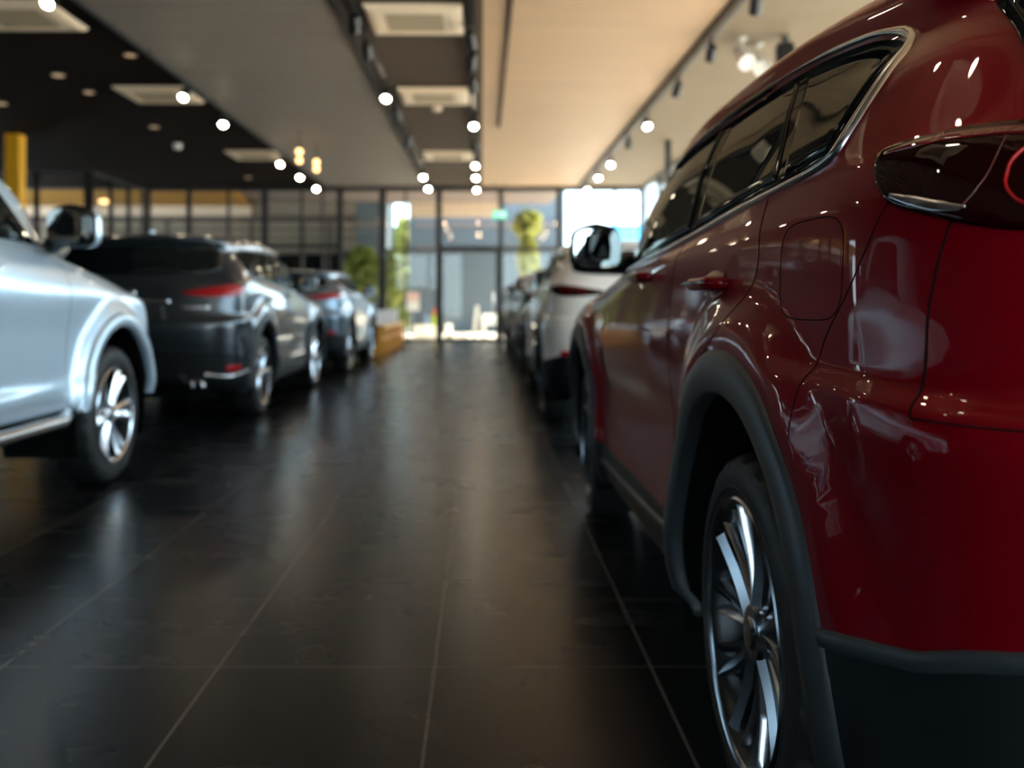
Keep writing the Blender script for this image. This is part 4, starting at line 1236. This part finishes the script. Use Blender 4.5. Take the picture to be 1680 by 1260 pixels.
# planter with bits
t = thing('planter', 'white planter box with plants outside, left of the glass door', 'planter', (-1.54, 27.1, -.02))
a = MB(); a.box(-.36, .36, -.2, .2, 0, .36); a.box(-.39, .39, -.23, .23, .33, .39); a.build('box', M_['white_paint2'], t)
a = MB(); a.superell((.22, 0, .56), (.12, .12, .20), 2, 16, 10); a.build('plant', M_['lime'], t, True)
a = MB()
for k in range(14):
    a.superell((.28 + random.uniform(-.12, .12), random.uniform(-.1, .1), .78 + random.uniform(-.08, .10)), (.04, .04, .04), 2, 8, 6)
a.build('flowers', M_['flower'], t, True)
t = thing('traffic_cone', 'pale blue cone behind the white planter', 'cone', (-1.62, 27.85, -.02))
a = MB(); a.lathe([(0, .17), (.03, .17), (.03, .14), (.72, .03), (.72, .001)], 20, 'z'); a.build('cone_body', M_['cone_blue'], t)
t = thing('sign_stand', 'pink and white notice board on a post left of the planter', 'sign', (-2.02, 27.5, -.02))
a = MB(); a.lathe([(0, .18), (.03, .18), (.03, .02), (.8, .02)], 16, 'z'); a.build('post', M_['grey_panel'], t)
a = MB(); a.box(-.22, .22, -.02, .02, .80, 1.10); a.build('lower_board', M_['white_paint2'], t)
a = MB(); a.box(-.22, .22, -.02, .02, 1.10, 1.34); a.build('upper_board', M_['pink'], t)
# blue awning beyond the right corner
t = thing('awning', 'bright blue awning outside beyond the right glazing', 'awning', (5.6, 32, 0))
a = MB(); a.add([(-1.3, -.9, 3.05), (1.6, -.9, 3.05), (1.6, 0, 3.65), (-1.3, 0, 3.65), (-1.3, -.9, 2.75), (1.6, -.9, 2.75)], [(0, 1, 2, 3), (4, 5, 1, 0)])
a.build('canvas', M_['blue_fabric'], t)
a = MB(); a.box(-1.3, -1.24, -.9, -.84, 0, 2.9); a.box(1.54, 1.6, -.9, -.84, 0, 2.9); a.build('frame', M_['white_paint2'], t)

# ------------------------------------------------------------------ cars
PARTS = {}
make_suv((1.407, 1.88, 0), 0.0, M_['red'], 'dark red SUV filling the right foreground, seen past its rear corner', None, M_['rim_dark'], near=True, lens_hot=False, refl=(52, 62, .44))
make_suv((1.43, 8.35, 0), 0.0, M_['white'], 'off-white SUV with black lower bumper parked ahead of the red SUV', 'cars in the right-hand row', M_['rim_dark'], g=.86, style='ten')
make_suv((1.44, 13.75, 0), 0.0, M_['black'], 'black car parked ahead of the off-white SUV in the right-hand row', 'cars in the right-hand row', M_['rim_silver'], g=.80, style='ten')
make_suv((1.42, 19.1, 0), 0.0, M_['pearl'], 'grey car at the far end of the right-hand row, near the glass door', 'cars in the right-hand row', M_['rim_silver'], g=.80, style='ten')
make_pickup((-2.975, 2.26, 0), 0.0, M_['silver'], 'silver pickup cut by the left edge, its right front wheel in view')
make_suv((-2.88, 8.65, 0), 0.0, M_['grey'], 'dark grey SUV with red tail lamps behind the silver pickup', 'cars in the left-hand row', M_['rim_silver'], style='ten', lens_hot=True, badge=True, refl=(33, 46, .470))
make_suv((-2.80, 13.75, 0), 0.0, M_['blue'], 'blue-grey car parked ahead of the dark grey SUV, farthest in the left row', 'cars in the left-hand row', M_['rim_silver'], g=.74, style='ten', lens_hot=True)

# ------------------------------------------------------------------ daylight
w = bpy.data.worlds.new('World'); SC.world = w; w.use_nodes = True
nt = w.node_tree; bg = nt.nodes['Background']; L = nt.links.new
tc = nt.nodes.new('ShaderNodeTexCoord'); sx = nt.nodes.new('ShaderNodeSeparateXYZ')
rp = nt.nodes.new('ShaderNodeValToRGB')
rp.color_ramp.elements[0].position = 0.0; rp.color_ramp.elements[0].color = (0.82, 0.93, 1.0, 1)
rp.color_ramp.elements[1].position = 0.8; rp.color_ramp.elements[1].color = (0.42, 0.66, 1.0, 1)
L(tc.outputs['Generated'], sx.inputs[0]); L(sx.outputs['Z'], rp.inputs['Fac']); L(rp.outputs['Color'], bg.inputs['Color'])
bg.inputs['Strength'].default_value = 7.0
sl = bpy.data.lights.new('sun', 'SUN'); sl.energy = 36.0; sl.angle = math.radians(.6); sl.color = (1.0, 0.86, 0.68)
so = link(bpy.data.objects.new('sun', sl))
so.rotation_euler = Vector((-.74, -.16, -.66)).to_track_quat('-Z', 'Y').to_euler()

# ------------------------------------------------------------------ camera
cd = bpy.data.cameras.new('camera'); co = link(bpy.data.objects.new('camera', cd))
co.location = (0, 0, CAM_H); co.rotation_euler = (PI / 2, 0, 0)
cd.sensor_width = 36.0; cd.sensor_fit = 'HORIZONTAL'
cd.lens = FPX / 1680 * 36
cd.shift_x = 50 / 1680; cd.shift_y = -133 / 1680
cd.clip_start = .02; cd.clip_end = 300
cd.dof.use_dof = True; cd.dof.focus_distance = 1.52; cd.dof.aperture_fstop = 2.5
SC.camera = co
vs = SC.view_settings
vs.view_transform = 'Standard'; vs.look = 'None'; vs.gamma = 1.0; vs.exposure = 0.0
vs.use_curve_mapping = False
